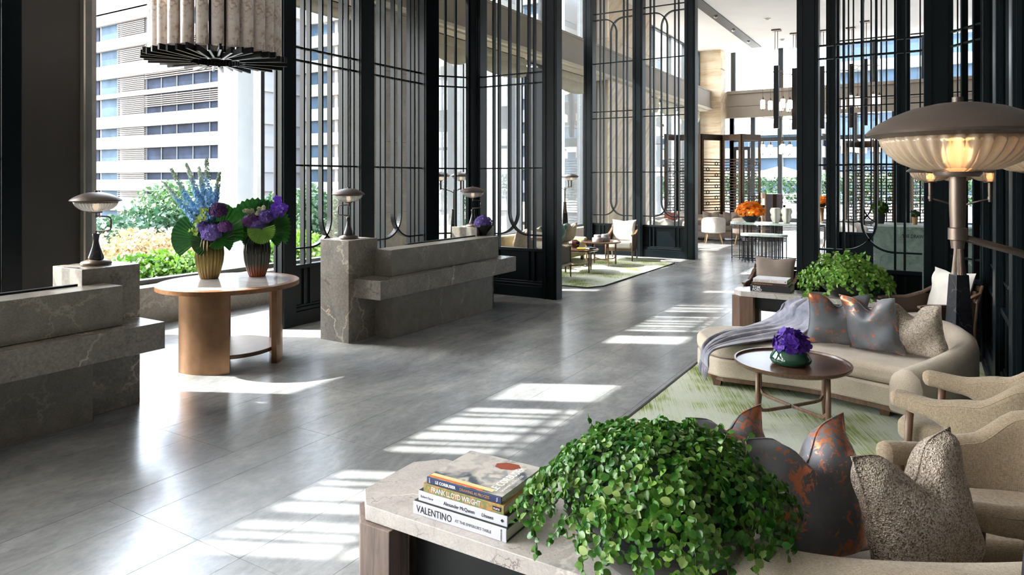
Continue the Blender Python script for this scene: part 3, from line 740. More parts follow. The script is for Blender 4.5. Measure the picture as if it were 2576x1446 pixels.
# ================================================================== reception desks
def desk(label, du, dv=0.0):
    t = thing('reception_desk', label, 'desk', (7.3+du, 5.7, 0), world=True, group='stone reception desks')
    B = lambda n, mat, u0, u1, v0, v1, z0, z1, bev=0.004: MB().box(u0+du, u1+du, v0, v1, z0, z1).build(n, mat, t, bevel=bev)
    B('pedestal', M['desk'], 5.843, 6.33, 5.754, 6.215, 0, 1.19)
    B('pedestal', M['desk'], 8.49, 8.96, 5.754, 6.215, 0, 1.185)
    B('base', M['desk_plain'], 6.285, 8.5, 5.48+dv, 5.753, 0, 0.52)
    B('base', M['desk_plain'], 6.335, 8.485, 5.76, 6.1, 0, 0.515)
    B('counter_shelf', M['desk'], 5.915, 8.92, 5.33, 5.752, 0.525, 0.742)
    B('upper_block', M['desk_plain'], 6.275, 8.66, 5.48, 5.752, 0.745, 1.06)
    B('worktop', M['desk_plain'], 6.335, 8.485, 5.756, 6.2, 0.70, 0.74)
    B('screen_slot', M['black_metal'], 6.9, 8.46, 5.757, 5.80, 0.745, 1.075, 0.002)
    return t
desk('stone reception desk with stepped front carrying the purple flower bowl', 0.0)
desk('stone reception desk cut off by the left edge of the picture', -5.585, 0.13)

# ================================================================== lamps
def head_parts(t, c, k, glow=False, n=72):
    c = Vector(c)
    cap = [(0.172, -0.012), (0.2, -0.004), (0.203, 0.002), (0.198, 0.008), (0.175, 0.026), (0.145, 0.043), (0.1, 0.061), (0.05, 0.072), (0.012, 0.076), (0.012, 0.088)]
    o = MB().lathe([(r*k, z*k) for r, z in cap], 48, c).build('shade', M['lampcap'], t, auto=R(40))
    prof = [(0.166, -0.012), (0.162, -0.028), (0.148, -0.05), (0.124, -0.071), (0.09, -0.087), (0.05, -0.095)]
    fl = lambda a, z: 1 + 0.03*math.cos(36*a)
    m = MB().lathe([(r*k, z*k) for r, z in prof], n*2, c, flute=fl, cap=False)
    b = m.build('ribbed_bowl', M['bowl_glass'] if glow else M['bowl_clear'], t, smooth=True, solid=0.004*k)
    MB().lathe([(0.046*k, -0.108*k), (0.052*k, -0.1*k), (0.052*k, -0.093*k)], 24, c).build('bowl_collar', M['gunmetal'], t, auto=R(40))
    m = MB().lathe([(0.006*k, -0.093*k), (0.02*k, -0.08*k), (0.03*k, -0.055*k), (0.02*k, -0.03*k), (0.008*k, -0.014*k)], 16, c); m.build('bulb', M['lamp_glow'] if glow else M['bulb_dim'], b, smooth=True)
def lamp_light(t, c, e, r=0.03):
    l = bpy.data.lights.new('bulb_light', 'POINT'); l.energy = e; l.color = (1.0, 0.66, 0.38); l.shadow_soft_size = r
    o = bpy.data.objects.new('bulb_light', l); COL.objects.link(o); o.parent = t; o.location = Vector(c)-OFF[t]
def table_lamp(label, loc, rz):
    t = thing('table_lamp', label, 'lamp', loc, rz, group='table lamps on the stone pedestals')
    MB().lathe([(0.115, 0), (0.118, 0.012), (0.11, 0.026), (0.06, 0.044), (0.03, 0.05)], 40).build('base', M['gunmetal'], t, auto=R(50))
    MB().lathe([(0.058, 0.046), (0.06, 0.062), (0.046, 0.10), (0.03, 0.15), (0.021, 0.195), (0.023, 0.22), (0.029, 0.25), (0.026, 0.258), (0.012, 0.262)], 32).build('cone_body', M['obelisk'], t, auto=R(50))
    MB().lathe([(0.008, 0.255), (0.008, 0.285)], 12).build('lower_spindle', M['gunmetal'], t)
    a = 0.125; r = 0.02
    pts = [(0, 0, 0.278), (a-r, 0, 0.284), (a-0.006, 0, 0.29), (a, 0, 0.304), (a, 0, 0.378), (a-0.006, 0, 0.392), (a-r, 0, 0.4), (0, 0, 0.406)]
    MB().tube(pts, 0.0062, 10, up=(0, 1, 0)).build('crank_arm', M['gunmetal'], t, smooth=True)
    MB().tube([(a, 0, 0.308), (a, 0, 0.372)], 0.0085, 10).build('crank_grip', M['gunmetal'], t, smooth=True)
    MB().lathe([(0.0085, 0.392), (0.0085, 0.432)], 12).build('upper_spindle', M['gunmetal'], t)
    head_parts(t, (0, 0, 0.535), 0.96)
    return t
table_lamp('bronze table lamp with ribbed glass bowl on the leftmost stone pedestal', (3.13, 5.98, 1.19), R(-58.8))
table_lamp('bronze table lamp with ribbed glass bowl on the tall stone pedestal in mid picture', (6.08, 5.99, 1.19), R(121.2))
table_lamp('bronze table lamp with ribbed glass bowl behind the purple flower bowl', (8.70, 5.97, 1.185), R(-45))
def floor_lamp(label, loc, rz, heads=3, arm=0.27, light=0.0, k_=1.0):
    t = thing('floor_lamp', label, 'lamp', loc, rz, group='three headed floor lamps'); t.scale = (k_,)*3
    w0, w1 = 0.105, 0.06
    m = MB(); m.add([(-w0,-w0,0),(w0,-w0,0),(w0,w0,0),(-w0,w0,0),(-w1,-w1,1.0),(w1,-w1,1.0),(w1,w1,1.0),(-w1,w1,1.0)], [(0,3,2,1),(4,5,6,7),(0,1,5,4),(1,2,6,5),(2,3,7,6),(3,0,4,7)])
    m.build('obelisk_base', M['obelisk'], t, bevel=0.006)
    MB().lathe([(0.062, 1.0), (0.058, 1.02), (0.036, 1.26), (0.044, 1.30), (0.03, 1.305)], 60, flute=lambda a, z: 1+0.03*math.cos(30*a)).build('fluted_shaft', M['gunmetal'], t)
    MB().lathe([(0.017, 1.30), (0.019, 1.45), (0.015, 1.66), (0.012, 1.70)], 14).build('pole', M['bronze_dark'], t, smooth=True)
    for k in range(heads):
        a = 2*pi*k/3; d = Vector((math.cos(a), math.sin(a), 0))
        p = [Vector((0, 0, 1.63))+d*0.01, Vector((0, 0, 1.66))+d*0.05, Vector((0, 0, 1.685))+d*0.12, Vector((0, 0, 1.72))+d*(arm-0.02)]
        MB().tube(p, 0.009, 10).build('arm', M['gunmetal'], t, smooth=True)
        c = d*arm
        MB().lathe([(0.014, 1.695), (0.016, 1.715), (0.021, 1.717), (0.021, 1.745), (0.0165, 1.747), (0.0185, 1.80), (0.0185, 1.872)], 16, c).build('stem', M['gunmetal'], t, auto=R(40))
        head_parts(t, c+Vector((0, 0, 1.98)), 1.0, light > 0)
        if light and k == 0: lamp_light(t, c+Vector((0, 0, 1.925)), light)
    return t
pl = D(2412, 700, 6.55)
floor_lamp('floor lamp on a black marble obelisk behind the sand coloured sofa', (pl.x, pl.y, 0), R(-58.8+180), light=3)
# nearest lamp: one head in view, its pole stands just out of frame
hd = D(2414, 330, 1.73); rz = R(-58.8)
dr = Vector((math.cos(rz), math.sin(rz), 0))
floor_lamp('large floor lamp head glowing warm at the upper right edge', (hd.x+dr.x*0.27, hd.y+dr.y*0.27, 0), rz+pi, light=5, k_=1.019)
for px, Y, s in ((1142, 14.0, 'beside the grey stone column by the window'), (1421, 18.6, 'between the two tall screens by the window')):
    q = D(px, 500, Y); floor_lamp('floor lamp with three shades '+s, (q.x, q.y, 0), R(-58.8+185))

# ================================================================== round table with two vases
tc = D(577, 500, 7.2)
t = thing('round_table', 'round marble topped table on curved bronze legs in front of the window', 'table', (tc.x, tc.y, 0))
MB().lathe([(0.66, 0.79), (0.70, 0.795), (0.70, 0.836), (0.694, 0.84), (0.62, 0.84)], 80).build('wood_rim', M['teak'], t, auto=R(30))
for k in range(4): MB().prism([(0.004, 0.004)]+arc((0, 0), 0.618, R(0.4), R(89.6), 20), 0.80, 0.8405, Matrix.Rotation(R(90*k+14), 4, 'Z')).build('marble_inlay', M['round_top'], t)
for a in (203, 323, 83):
    m = MB(); h = R(31); n = 16
    o_ = arc((0, 0), 0.53, R(a)-h, R(a)+h, n); i_ = arc((0, 0), 0.47, R(a)-h, R(a)+h, n)[::-1]
    m.prism(o_+i_, 0.0, 0.79); m.build('curved_leg', M['bronze'], t, bevel=0.003, auto=R(30))
MB().lathe([(0.0, 0.13), (0.465, 0.13), (0.47, 0.135), (0.47, 0.165), (0.465, 0.17), (0.0, 0.17)], 60, cap=False).build('lower_shelf', M['bronze_dark'], t, auto=R(30))

def glaze(name, c0, c1, c2, z0, z1, metal=0.5):
    t = NT(name); co = t.co(); sp = t.n('SeparateXYZ'); t.l(co, 0, sp, 0); mr = t.n('MapRange'); mr.inputs[1].default_value = z0; mr.inputs[2].default_value = z1; t.l(sp, 2, mr, 0)
    n = t.noise(co, 14, 3); m = t.mix(0.15, mr, n); r = t.ramp(m, 0, [(0.0, lin(c0)), (0.35, lin(c1)), (0.85, lin(c2))]); t.l(r, 0, t.b, 'Base Color')
    t.set(Roughness=0.2, Metallic=metal, Coat_Weight=0.25, Coat_Roughness=0.05); return t.m
M['vase_brass'] = glaze('olive_brass_glaze', (140, 100, 58), (134, 116, 58), (74, 68, 34), 0, 0.45, 0.6)
M['vase_green'] = glaze('teal_amber_glaze', (186, 78, 18), (52, 54, 34), (5, 20, 22), 0, 0.45, 0.1)
def vase(label, loc, mat, k=1.0):
    t = thing('ribbed_vase', label, 'vase', loc, group='ribbed vases on the round table')
    prof = [(0.085, 0.0), (0.092, 0.01), (0.115, 0.08), (0.138, 0.18), (0.146, 0.27), (0.14, 0.35), (0.122, 0.415), (0.104, 0.438), (0.098, 0.445)]
    fl = lambda a, z: 1 + 0.10*(abs(math.cos(11*a))-0.75)
    MB().lathe([(r*k, z) for r, z in prof], 156, flute=fl).build('body', mat, t, smooth=True)
    MB().lathe([(0.098*k, 0.445), (0.10*k, 0.45), (0.094*k, 0.452)], 40).build('lip', mat, t)
    return t
def ontop(px, py, z): g = G(px, py, z); return g
TZ = 0.841
v1 = ontop(527, 700, TZ); v2 = ontop(647, 694, TZ)
va = vase('brass olive ribbed vase holding the tall blue delphiniums', v1, M['vase_brass'])
vb = vase('dark teal and amber ribbed vase holding purple flowers', v2, M['vase_green'], 0.96)

# ---------------------------------------------------------------- flowers
M['palm'] = leaf('palm_leaf', (20, 70, 24), (52, 112, 36), 12, 0.45, 0.2)
M['palm_light'] = leaf('light_palm_leaf', (84, 132, 44), (132, 172, 74), 10, 0.45, 0.3)
M['delph'] = leaf('delphinium_blue', (98, 150, 206), (164, 208, 234), 40, 0.7, 0.3)
M['delph_tip'] = leaf('delphinium_bud', (150, 172, 140), (222, 234, 226), 40, 0.7, 0.3)
M['hydra'] = leaf('violet_hydrangea', (70, 42, 120), (140, 120, 200), 30, 0.7, 0.2)
M['hydra_plum'] = leaf('plum_hydrangea', (64, 30, 88), (122, 74, 140), 30, 0.7, 0.2)
M['orchid_green'] = leaf('lime_orchid', (140, 170, 60), (206, 222, 130), 40, 0.6, 0.3)
M['orchid_violet'] = leaf('violet_orchid', (54, 18, 120), (96, 50, 176), 20, 0.5, 0.2)
M['eryngium'] = leaf('pale_thistle', (170, 176, 130), (232, 230, 206), 60, 0.7, 0.2)
M['orange_petal'] = leaf('orange_orchid', (232, 112, 14), (255, 170, 40), 14, 0.6, 0.3)
def floret(m, p, n, s, petals=4, cup=0.25):
    n = n.normalized(); u = n.orthogonal().normalized(); u.rotate(Matrix.Rotation(random.uniform(0, 6.28), 3, n)); w = n.cross(u)
    for k in range(petals):
        a = 2*pi*k/petals; d = u*math.cos(a)+w*math.sin(a); e = n.cross(d)
        m.add([p, p+d*s*0.55+e*s*0.42+n*s*cup*0.6, p+d*s+n*s*cup, p+d*s*0.55-e*s*0.42+n*s*cup*0.6], [(0, 1, 2, 3)])
def cluster(m, c, r, n, s, petals=4, top=-0.4):
    c = Vector(c); g = pi*(3-math.sqrt(5))
    for i in range(n):
        z = 1-(1-top)*(i+0.5)/n; q = math.sqrt(max(0, 1-z*z)); a = g*i
        d = Vector((q*math.cos(a), q*math.sin(a), z)); rr = r*random.uniform(0.88, 1.06)
        floret(m, c+d*rr, d+Vector((random.gauss(0, .2), random.gauss(0, .2), random.gauss(0, .2))), s*random.uniform(0.8, 1.2), petals)
    m.ball(c, r*0.8, 12, 8)
def fan_leaf(m, base, direction, up, radius, spread=R(210), pleats=26, fold=0.012, cup=0.2, teeth=0.0):
    base = Vector(base); d = Vector(direction).normalized(); n = Vector(up); n = (n-d*n.dot(d)).normalized(); w = n.cross(d)
    rings = 5; vs = []; N = pleats*2
    for j in range(rings+1):
        f = 0.06+0.94*j/rings
        for i in range(N+1):
            a = -spread/2+spread*i/N; rr = radius*f*(1-0.10*abs(a)/spread*2)*(1.0 if not teeth or j < rings else 1-teeth*(i % 2))
            p = base+(d*math.cos(a)+w*math.sin(a))*rr + n*((fold if i % 2 else -fold)*f + cup*radius*f*f*(1+0.3*math.cos(2*a)))
            vs.append(p)
    W_ = N+1
    m.add(vs, [(j*W_+i, j*W_+i+1, (j+1)*W_+i+1, (j+1)*W_+i) for j in range(rings) for i in range(N)])
def bloom(m, p, n, s):
    n = n.normalized(); u = n.orthogonal().normalized(); u.rotate(Matrix.Rotation(random.uniform(0, 6.28), 3, n)); w = n.cross(u)
    for k in range(5):
        a = 2*pi*k/5; d = u*math.cos(a)+w*math.sin(a); e = n.cross(d); h = random.uniform(0.1, 0.3)
        m.add([p, p+d*s*0.35+e*s*0.38+n*s*h*0.5, p+d*s*0.75+e*s*0.40+n*s*h, p+d*s+e*s*0.12+n*s*h*0.8, p+d*s-e*s*0.12+n*s*h*0.8, p+d*s*0.75-e*s*0.40+n*s*h, p+d*s*0.35-e*s*0.38+n*s*h*0.5], [(0, 1, 2, 3, 4, 5, 6)])
def arrangement(label, v, name='flower_arrangement'):
    return thing(name, label, 'flowers', (v[0], v[1], v[2]+0.44), world=True)
CAMV = Vector((C, S, 0)); RGT = Vector((S, -C, 0))          # view axis, picture right
def at(px, py, Y0, dy=0.0): return D(px, py, Y0+dy)
Y1 = depth(v1.x, v1.y); Y2 = depth(v2.x, v2.y)
fa = arrangement('tall arrangement of blue delphiniums, violet hydrangeas and palm leaves', v1)
for (b, tip, dy, w) in (((508, 575), (408, 455), -0.04, 0.045), ((512, 570), (430, 424), 0.05, 0.048), ((520, 560), (468, 410), -0.02, 0.05), ((528, 555), (519, 398), 0.06, 0.058), ((533, 555), (553, 432), -0.03, 0.046), ((526, 560), (500, 420), 0.10, 0.048)):
    p0 = at(b[0], b[1], Y1); p1 = at(tip[0], tip[1], Y1, dy)
    m = MB(); m.tube([at(527, 622, Y1), p0, p1], [0.004, 0.004, 0.002], 5); st = m.build('flower_stem', M['stem'], fa)
    m = MB(); mt = MB(); ax = (p1-p0)
    for i in range(420):
        f = random.random()**0.85; d = Vector((random.gauss(0, 1), random.gauss(0, 1), random.gauss(0, .5))).normalized()
        rr = w*(1-0.72*f**1.6)*random.uniform(0.6, 1.05); s = 0.021*(1-0.5*f)
        floret(mt if f > 0.66 + random.uniform(-0.12, 0.12) else m, p0+ax*f+d*rr, d, s, 5)
    m.build('florets', M['delph'], st, kind='stuff'); mt.build('buds', M['delph_tip'], st, kind='stuff')
for (px, py, r, mt) in ((532, 588, 0.105, 'hydra'), (549, 532, 0.088, 'hydra_plum'), (566, 572, 0.07, 'hydra_plum'), (514, 574, 0.07, 'hydra')):
    m = MB(); cluster(m, at(px, py, Y1, -0.09), r*0.94, 210, 0.024); m.build('hydrangea_head', M[mt], fa)
m = MB()
for _ in range(46):
    f = random.random(); p = at(520-35*f+random.gauss(0, 7), 520+70*f+random.gauss(0, 6), Y1, -0.13+random.gauss(0, .02)); floret(m, p, (-CAMV)+Vector((random.gauss(0, .5), random.gauss(0, .5), random.gauss(0, .5))), 0.022, 5)
m.build('lime_orchid_spray', M['orchid_green'], fa)
for (px, py, tx, ty, r, dy, up, nm) in ((505, 600, 430, 560, 0.30, 0.02, 1, 'palm'), (530, 605, 480, 600, 0.20, -0.10, 1, 'palm'), (545, 590, 590, 500, 0.36, 0.06, 1, 'palm'), (548, 605, 592, 570, 0.22, -0.02, 1, 'palm'), (545, 600, 560, 625, 0.12, -0.14, 1, 'palm')):
    b = at(px, py, Y1, dy); e = at(tx, ty, Y1, dy); m = MB(); fan_leaf(m, b, e-b, -CAMV+Vector((0, 0, 0.35)), r, R(150), 18, 0.006, 0.12); m.build('palm_leaf', M[nm], fa)
fb = arrangement('low arrangement of purple orchids and hydrangeas framed by round palm leaves', v2)
for (px, py, tx, ty, r, dy, nm, sp) in ((652, 585, 625, 500, 0.40, 0.10, 'palm', 190), (665, 580, 712, 520, 0.36, 0.08, 'palm', 160), (655, 592, 612, 560, 0.22, -0.02, 'palm', 150), (658, 575, 662, 606, 0.17, -0.17, 'palm_light', 200), (668, 590, 718, 575, 0.24, -0.04, 'palm', 120)):
    b = at(px, py, Y2, dy); e = at(tx, ty, Y2, dy); m = MB(); fan_leaf(m, b, e-b, -CAMV+Vector((0, 0, 0.3)), r, R(sp), 22, 0.006, 0.12, 0.06); m.build('palm_leaf', M[nm], fb)
for (px, py, r, mt) in ((626, 559, 0.075, 'hydra_plum'), (648, 566, 0.068, 'hydra'), (671, 546, 0.085, 'hydra'), (640, 552, 0.06, 'hydra_plum')):
    m = MB(); cluster(m, at(px, py, Y2, -0.08), r, 120, 0.02); m.build('hydrangea_head', M[mt], fb)
for _ in range(13):
    m = MB(); p = at(697+random.gauss(0, 9), 524+random.gauss(0, 13), Y2, -0.1+random.gauss(0, .03)); bloom(m, p, (-CAMV)+Vector((random.gauss(0, .4), random.gauss(0, .4), random.gauss(0, .4))), 0.05); m.build('orchid_bloom', M['orchid_violet'], fb)
for _ in range(12):
    m = MB(); p = at(648+random.gauss(0, 16), 524+random.gauss(0, 9), Y2, -0.06+random.gauss(0, .03)); cluster(m, p, 0.014, 14, 0.018, 4, -0.9); m.build('pale_thistle', M['eryngium'], fb)
for q, Yq, px0 in ((fa, Y1, 527), (fb, Y2, 647)):
    m = MB()
    for k in range(5): m.tube([at(px0-6+3*k, 612, Yq), at(px0-8+4*k, 585, Yq)], 0.005, 5)
    m.build('cut_stems', M['stem'], q)
# purple hydrangea bowl on the desk
p = G(1216, 592, 1.062)
bw = thing('flower_bowl', 'violet hydrangeas in a dark bowl on the far end of the reception desk', 'flowers', p)
MB().lathe([(0.06, 0), (0.058, 0.03), (0.075, 0.06), (0.125, 0.12), (0.142, 0.155), (0.138, 0.158), (0.12, 0.13)], 36).build('bowl', M['black_bowl'], bw, auto=R(40))
m = MB(); cluster(m, (0, 0, 0.165), 0.135, 240, 0.022, 4, -0.05); m.build('hydrangea_head', M['hydra'], bw)

# ================================================================== chandelier
cc_ = D(545, 152, 7.35)
ch = thing('chandelier', 'hanging chandelier of etched glass tubes with black radial fins', 'chandelier', (cc_.x, cc_.y, cc_.z))
n = 26; tube_me = MB().lathe([(0.058, 0.06), (0.058, 3.0)], 20, cap=True).build('glass_tube', M['alabaster'], ch, auto=R(50))
tube_me.location = (0.60, 0, 0)
for k in range(1, n):
    a = 2*pi*k/n; share(tube_me, 'glass_tube', ch, (0.60*math.cos(a), 0.60*math.sin(a), 0))
rod = MB().box(-0.012, 0.012, -0.012, 0.012, 0.0, 3.0).build('black_rod', M['black_metal'], ch); rod.location = (0.6*math.cos(pi/n), 0.6*math.sin(pi/n), 0)
for k in range(1, n):
    a = 2*pi*(k+0.5)/n; share(rod, 'black_rod', ch, (0.53*math.cos(a), 0.53*math.sin(a), 0), a)
N = 44
fin = MB().box(0.26, 0.72, -0.011, 0.011, -0.03, 0.03).build('fin', M['black_metal'], ch)
for k in range(1, N): share(fin, 'fin', ch, (0, 0, 0.012*(k % 3)), 2*pi*k/N)
MB().lathe([(0.26, -0.02), (0.29, -0.02), (0.29, 0.05), (0.26, 0.05)], 44, cap=False).build('inner_ring', M['black_metal'], ch)
MB().lathe([(0.70, 3.0), (0.70, 3.1), (0.05, 3.12)], 44).build('top_plate', M['black_metal'], ch)
MB().tube([(0, 0, 3.1), (0, 0, CEIL-cc_.z)], 0.02, 10).build('drop_rod', M['black_metal'], ch)
# ================================================================== soft furnishing builders
def shell(path, tops, bots, th, nround=5):          # upholstered wall following a plan path
    m = MB(); n = len(path); vs = []; k = 0
    for i, p in enumerate(path):
        a = Vector(path[max(0, i-1)]); b = Vector(path[min(n-1, i+1)]); t = (b-a).to_3d().normalized() if len(a) == 2 else (b-a).normalized()
        nn = Vector((-t.y, t.x, 0)); c = Vector((p[0], p[1], 0)); z1, z0 = tops[i], bots[i]; h = th[i]/2 if isinstance(th, list) else th/2
        r = min(h, (z1-z0)/2)*0.98; ring = []
        ring += [(h*0.9, z0), (h, z0+0.02)]
        for q in range(nround+1):
            g = pi*q/nround; ring.append((h*math.cos(g), z1-r+r*math.sin(g)))
        ring += [(-h, z0+0.02), (-h*0.9, z0)]
        k = len(ring)
        for (x, z) in ring: vs.append(c+nn*x+Vector((0, 0, z)))
    fs = [(i*k+j, i*k+(j+1) % k, (i+1)*k+(j+1) % k, (i+1)*k+j) for i in range(n-1) for j in range(k)]
    m.add(vs, fs)
    # rounded ends
    for i, sgn in ((0, -1), (n-1, 1)):
        a = Vector(path[max(0, i-1)]); b = Vector(path[min(n-1, i+1)]); t = Vector((b[0]-a[0], b[1]-a[1], 0)).normalized()*sgn
        h = (th[i] if isinstance(th, list) else th)/2; ring = vs[i*k:(i+1)*k]; cen = sum((Vector(v) for v in ring), Vector())/k
        prev = ring; base = [Vector(v) for v in ring]; layers = [base]
        for q in (1, 2, 3):
            g = pi/2*q/3; layers.append([cen+(v-cen)*max(0.02, math.cos(g))+t*h*0.8*math.sin(g) for v in base])
        off = len(m.v); m.v += [tuple(v) for L in layers for v in L]
        for q in range(3):
            for j in range(k):
                f = (off+q*k+j, off+q*k+(j+1) % k, off+(q+1)*k+(j+1) % k, off+(q+1)*k+j); m.f.append(f if sgn > 0 else f[::-1])
    return m
def smooth_path(pts, n=6):                          # Catmull-Rom through plan points
    out = []
    P = [Vector(p) for p in pts]; P = [P[0]*2-P[1]]+P+[P[-1]*2-P[-2]]
    for i in range(1, len(P)-2):
        for k in range(n):
            t = k/n; a, b, c, d = P[i-1], P[i], P[i+1], P[i+2]
            out.append(0.5*((2*b)+(c-a)*t+(2*a-5*b+4*c-d)*t*t+(3*b-a-3*c+d)*t**3))
    out.append(P[-2]); return out
def pillow_mesh(w, h, th, chop=0.12, n=22, seed=0):
    rnd = random.Random(seed); m = MB(); ph = [rnd.uniform(0, 6.28) for _ in range(6)]
    def surf(sgn):
        def fn(a, b):
            x, y = 2*a-1, 2*b-1
            ex = 1-0.10*(1-y*y)**1.0*abs(x)**2; ey = 1-0.09*(1-x*x)*abs(y)**2
            t = th*0.5*((max(0, 1-x*x))**0.42)*((max(0, 1-y*y))**0.42)
            px, pz = x*w/2*ex, y*h/2*ey
            ck = math.exp(-(x/0.30)**2)*max(0, y)**1.5
            pz -= chop*ck; t *= 1-0.35*ck
            fold = 0.010*math.sin(3*x+5*y+ph[0])+0.006*math.sin(9*x*y+ph[1])
            py = sgn*(t+fold*(1 if t > 0.01 else 0)) + 0.10*ck*(-0.5)*th*2
            return (px, py, pz+h/2)
        return fn
    m.grid(surf(1), n, n, True); m.grid(surf(-1), n, n); return m
def welt(w, h, chop, r=0.004):
    pts = []
    N = 64
    for i in range(N):
        f = i/N*4; s = int(f); q = 2*(f-s)-1
        x, y = ((q, -1), (1, q), (-q, 1), (-1, -q))[s]
        ex = 1-0.10*(1-y*y)*abs(x)**2; ey = 1-0.09*(1-x*x)*abs(y)**2
        pz = y*h/2*ey - chop*math.exp(-(x/0.30)**2)*max(0, y)**1.5
        pts.append((x*w/2*ex, -0.10*h*0*x, pz+h/2))
    return MB().tube(pts, r, 5, up=(0, 1, 0), closed=True)
def pillow(label, loc, face, lean, w, h, th, mat, chop=0.1, seed=0, roll=0.0, group=None, edge=None):
    # face: plan direction the front looks to; lean: tilt back in degrees
    t = thing('throw_pillow', label, 'pillow', loc, group=group)
    f = Vector((face[0], face[1], 0)).normalized(); right = Vector((-f.y, f.x, 0))
    rot = Matrix((( -right.x, -f.x, 0), (-right.y, -f.y, 0), (0, 0, 1))).to_4x4()
    t.rotation_euler = (rot @ Matrix.Rotation(R(lean), 4, 'X').inverted() @ Matrix.Rotation(roll, 4, 'Y')).to_euler()
    m = pillow_mesh(w, h, th, chop, 24, seed); o = m.build('cover', mat, t, smooth=True)
    welt(w, h, chop).build('seam', edge or mat, t, smooth=True)
    return t

# ================================================================== right hand lounge: rug
def rug(label, pts):
    t = thing('area_rug', label, 'rug', (pts[0][0], pts[0][1], 0.0), world=True)
    MB().prism(pts, 0.001, 0.014).build('pile', M['rug'], t)
    c = sum((Vector(p) for p in pts), Vector((0, 0)))/len(pts)
    MB().sweep([(p[0], p[1], 0.008) for p in pts], [(-0.012, -0.007), (0.012, -0.007), (0.012, 0.009), (-0.012, 0.009)], closed=True).build('binding', M['rug_edge'], t)
rug('pale green streaked rug under the coffee table on the right', [(2.95, 2.04), (8.55, 2.04), (9.15, 1.5), (9.15, -0.2), (8.9, -0.48), (5.9, -0.48), (5.7, -0.7), (2.95, -0.7)])
rug('pale green rug under the window lounge chairs on the left', [(11.0, 5.12), (11.33, 4.945), (15.25, 4.93), (15.72, 5.4), (15.72, 7.9), (11.0, 7.9)])

# ================================================================== curved sofas
def sofa(label, seat_poly, back, tops, th, feet, loc, cush=0.43, bots=None, face=None):
    t = thing('curved_sofa', label, 'sofa', (loc[0], loc[1], 0.014), world=True)
    sp = smooth_path(seat_poly+[seat_poly[0]], 5)[:-1]; sp = [(p.x, p.y) for p in sp]
    c = sum((Vector(p) for p in sp), Vector((0, 0)))/len(sp)
    ins = lambda k: [(c.x+(p[0]-c.x)*k, c.y+(p[1]-c.y)*k) for p in sp]
    MB().prism(ins(0.96), 0.075, 0.11).build('wood_plinth', M['walnut'], t)
    MB().prism(sp, 0.11, 0.275).build('base', M['sofa'], t, bevel=0.02, seg=3, auto=R(60))
    MB().prism(ins(1.005), 0.279, cush).build('seat_cushion', M['sofa'], t, bevel=0.05, seg=4, auto=R(75))
    bp = smooth_path(back, 6); n = len(bp)
    def itp(vals, i):
        f = i/(n-1)*(len(vals)-1); a = min(int(f), len(vals)-2); return vals[a]+(vals[a+1]-vals[a])*(f-a)
    shell([(p.x, p.y) for p in bp], [itp(tops, i) for i in range(n)], [0.12]*n, th).build('back', M['sofa'], t, smooth=True)
    for p in feet:
        MB().add([(p[0]-0.03, p[1]-0.03, 0.014), (p[0]+0.03, p[1]-0.03, 0.014), (p[0]+0.03, p[1]+0.03, 0.014), (p[0]-0.03, p[1]+0.03, 0.014), (p[0]-0.055, p[1]-0.05, 0.11), (p[0]+0.055, p[1]-0.05, 0.11), (p[0]+0.055, p[1]+0.05, 0.11), (p[0]-0.055, p[1]+0.05, 0.11)],
                 [(0,3,2,1),(4,5,6,7),(0,1,5,4),(1,2,6,5),(2,3,7,6),(3,0,4,7)]).build('foot', M['walnut'], t)
    return t
sofa('sand linen curved sofa with grey throw and three pillows',
     [(6.30, 1.62), (6.42, 1.80), (6.72, 1.93), (7.05, 1.80), (7.2, 1.3), (7.2, 0.5), (7.05, -0.15), (6.6, -0.25), (6.12, 0.0), (6.2, 0.35), (6.34, 0.9)],
     [(7.18, 1.2), (7.22, 0.85), (7.22, 0.3), (7.1, -0.14), (6.75, -0.27), (6.35, -0.1), (5.98, 0.14)],
     [0.66, 0.70, 0.70, 0.66, 0.60, 0.53, 0.47], [0.17]*26+[0.17+0.008*i for i in range(11)], [(6.40, 1.66), (6.28, 0.30), (7.02, 1.6), (7.0, 0.0)], (6.7, 0.8))
sofa('sand linen curved sofa seen from behind at the bottom right corner',
     [(2.44, 0.48), (2.52, 0.15), (2.72, -0.25), (2.95, -0.48), (3.12, -0.35), (3.22, 0.1), (3.3, 0.5), (3.26, 0.88), (2.9, 0.9), (2.86, 0.56)],
     [(2.38, 0.50), (2.34, 0.38), (2.42, 0.12), (2.64, -0.26), (2.95, -0.62)],
     [0.70, 0.71, 0.71, 0.71, 0.70], [0.18]*25, [(2.75, 0.75), (3.3, 0.7), (2.85, -0.25), (3.05, -0.25)], (3.0, 0.2))

# pillows
FW = (-0.95, 0.15)
gp = 'copper flecked silk pillows'
pz = 0.435
def seat_at(px, py, z=0.44): return G(px, py, z)
p = seat_at(2098, 872); pillow('slate silk pillow with copper flecks leaning beside the grey throw', (p.x+0.10, p.y, pz), (-0.80, -0.25), 17, 0.50, 0.50, 0.19, M['copper'], 0.11, 1, group=gp)
p = seat_at(2205, 890); pillow('slate silk pillow with copper flecks in the middle of the far sofa', (p.x+0.10, p.y, pz), (-0.92, 0.38), 15, 0.46, 0.50, 0.19, M['copper'], 0.11, 2, R(4), group=gp)
p = seat_at(2318, 905); pillow('chunky beige tweed pillow at the arm of the far sofa', (p.x+0.13, p.y+0.02, pz), (-0.80, 0.35), 17, 0.50, 0.48, 0.20, M['tweed'], 0.12, 3, R(3), group='tweed pillows')
pillow('chunky beige tweed pillow on the near sofa at bottom right', (2.93, -0.02, 0.43), (0.58, 0.81), 12, 0.52, 0.50, 0.24, M['tweed'], 0.13, 4, R(-4), group='tweed pillows')
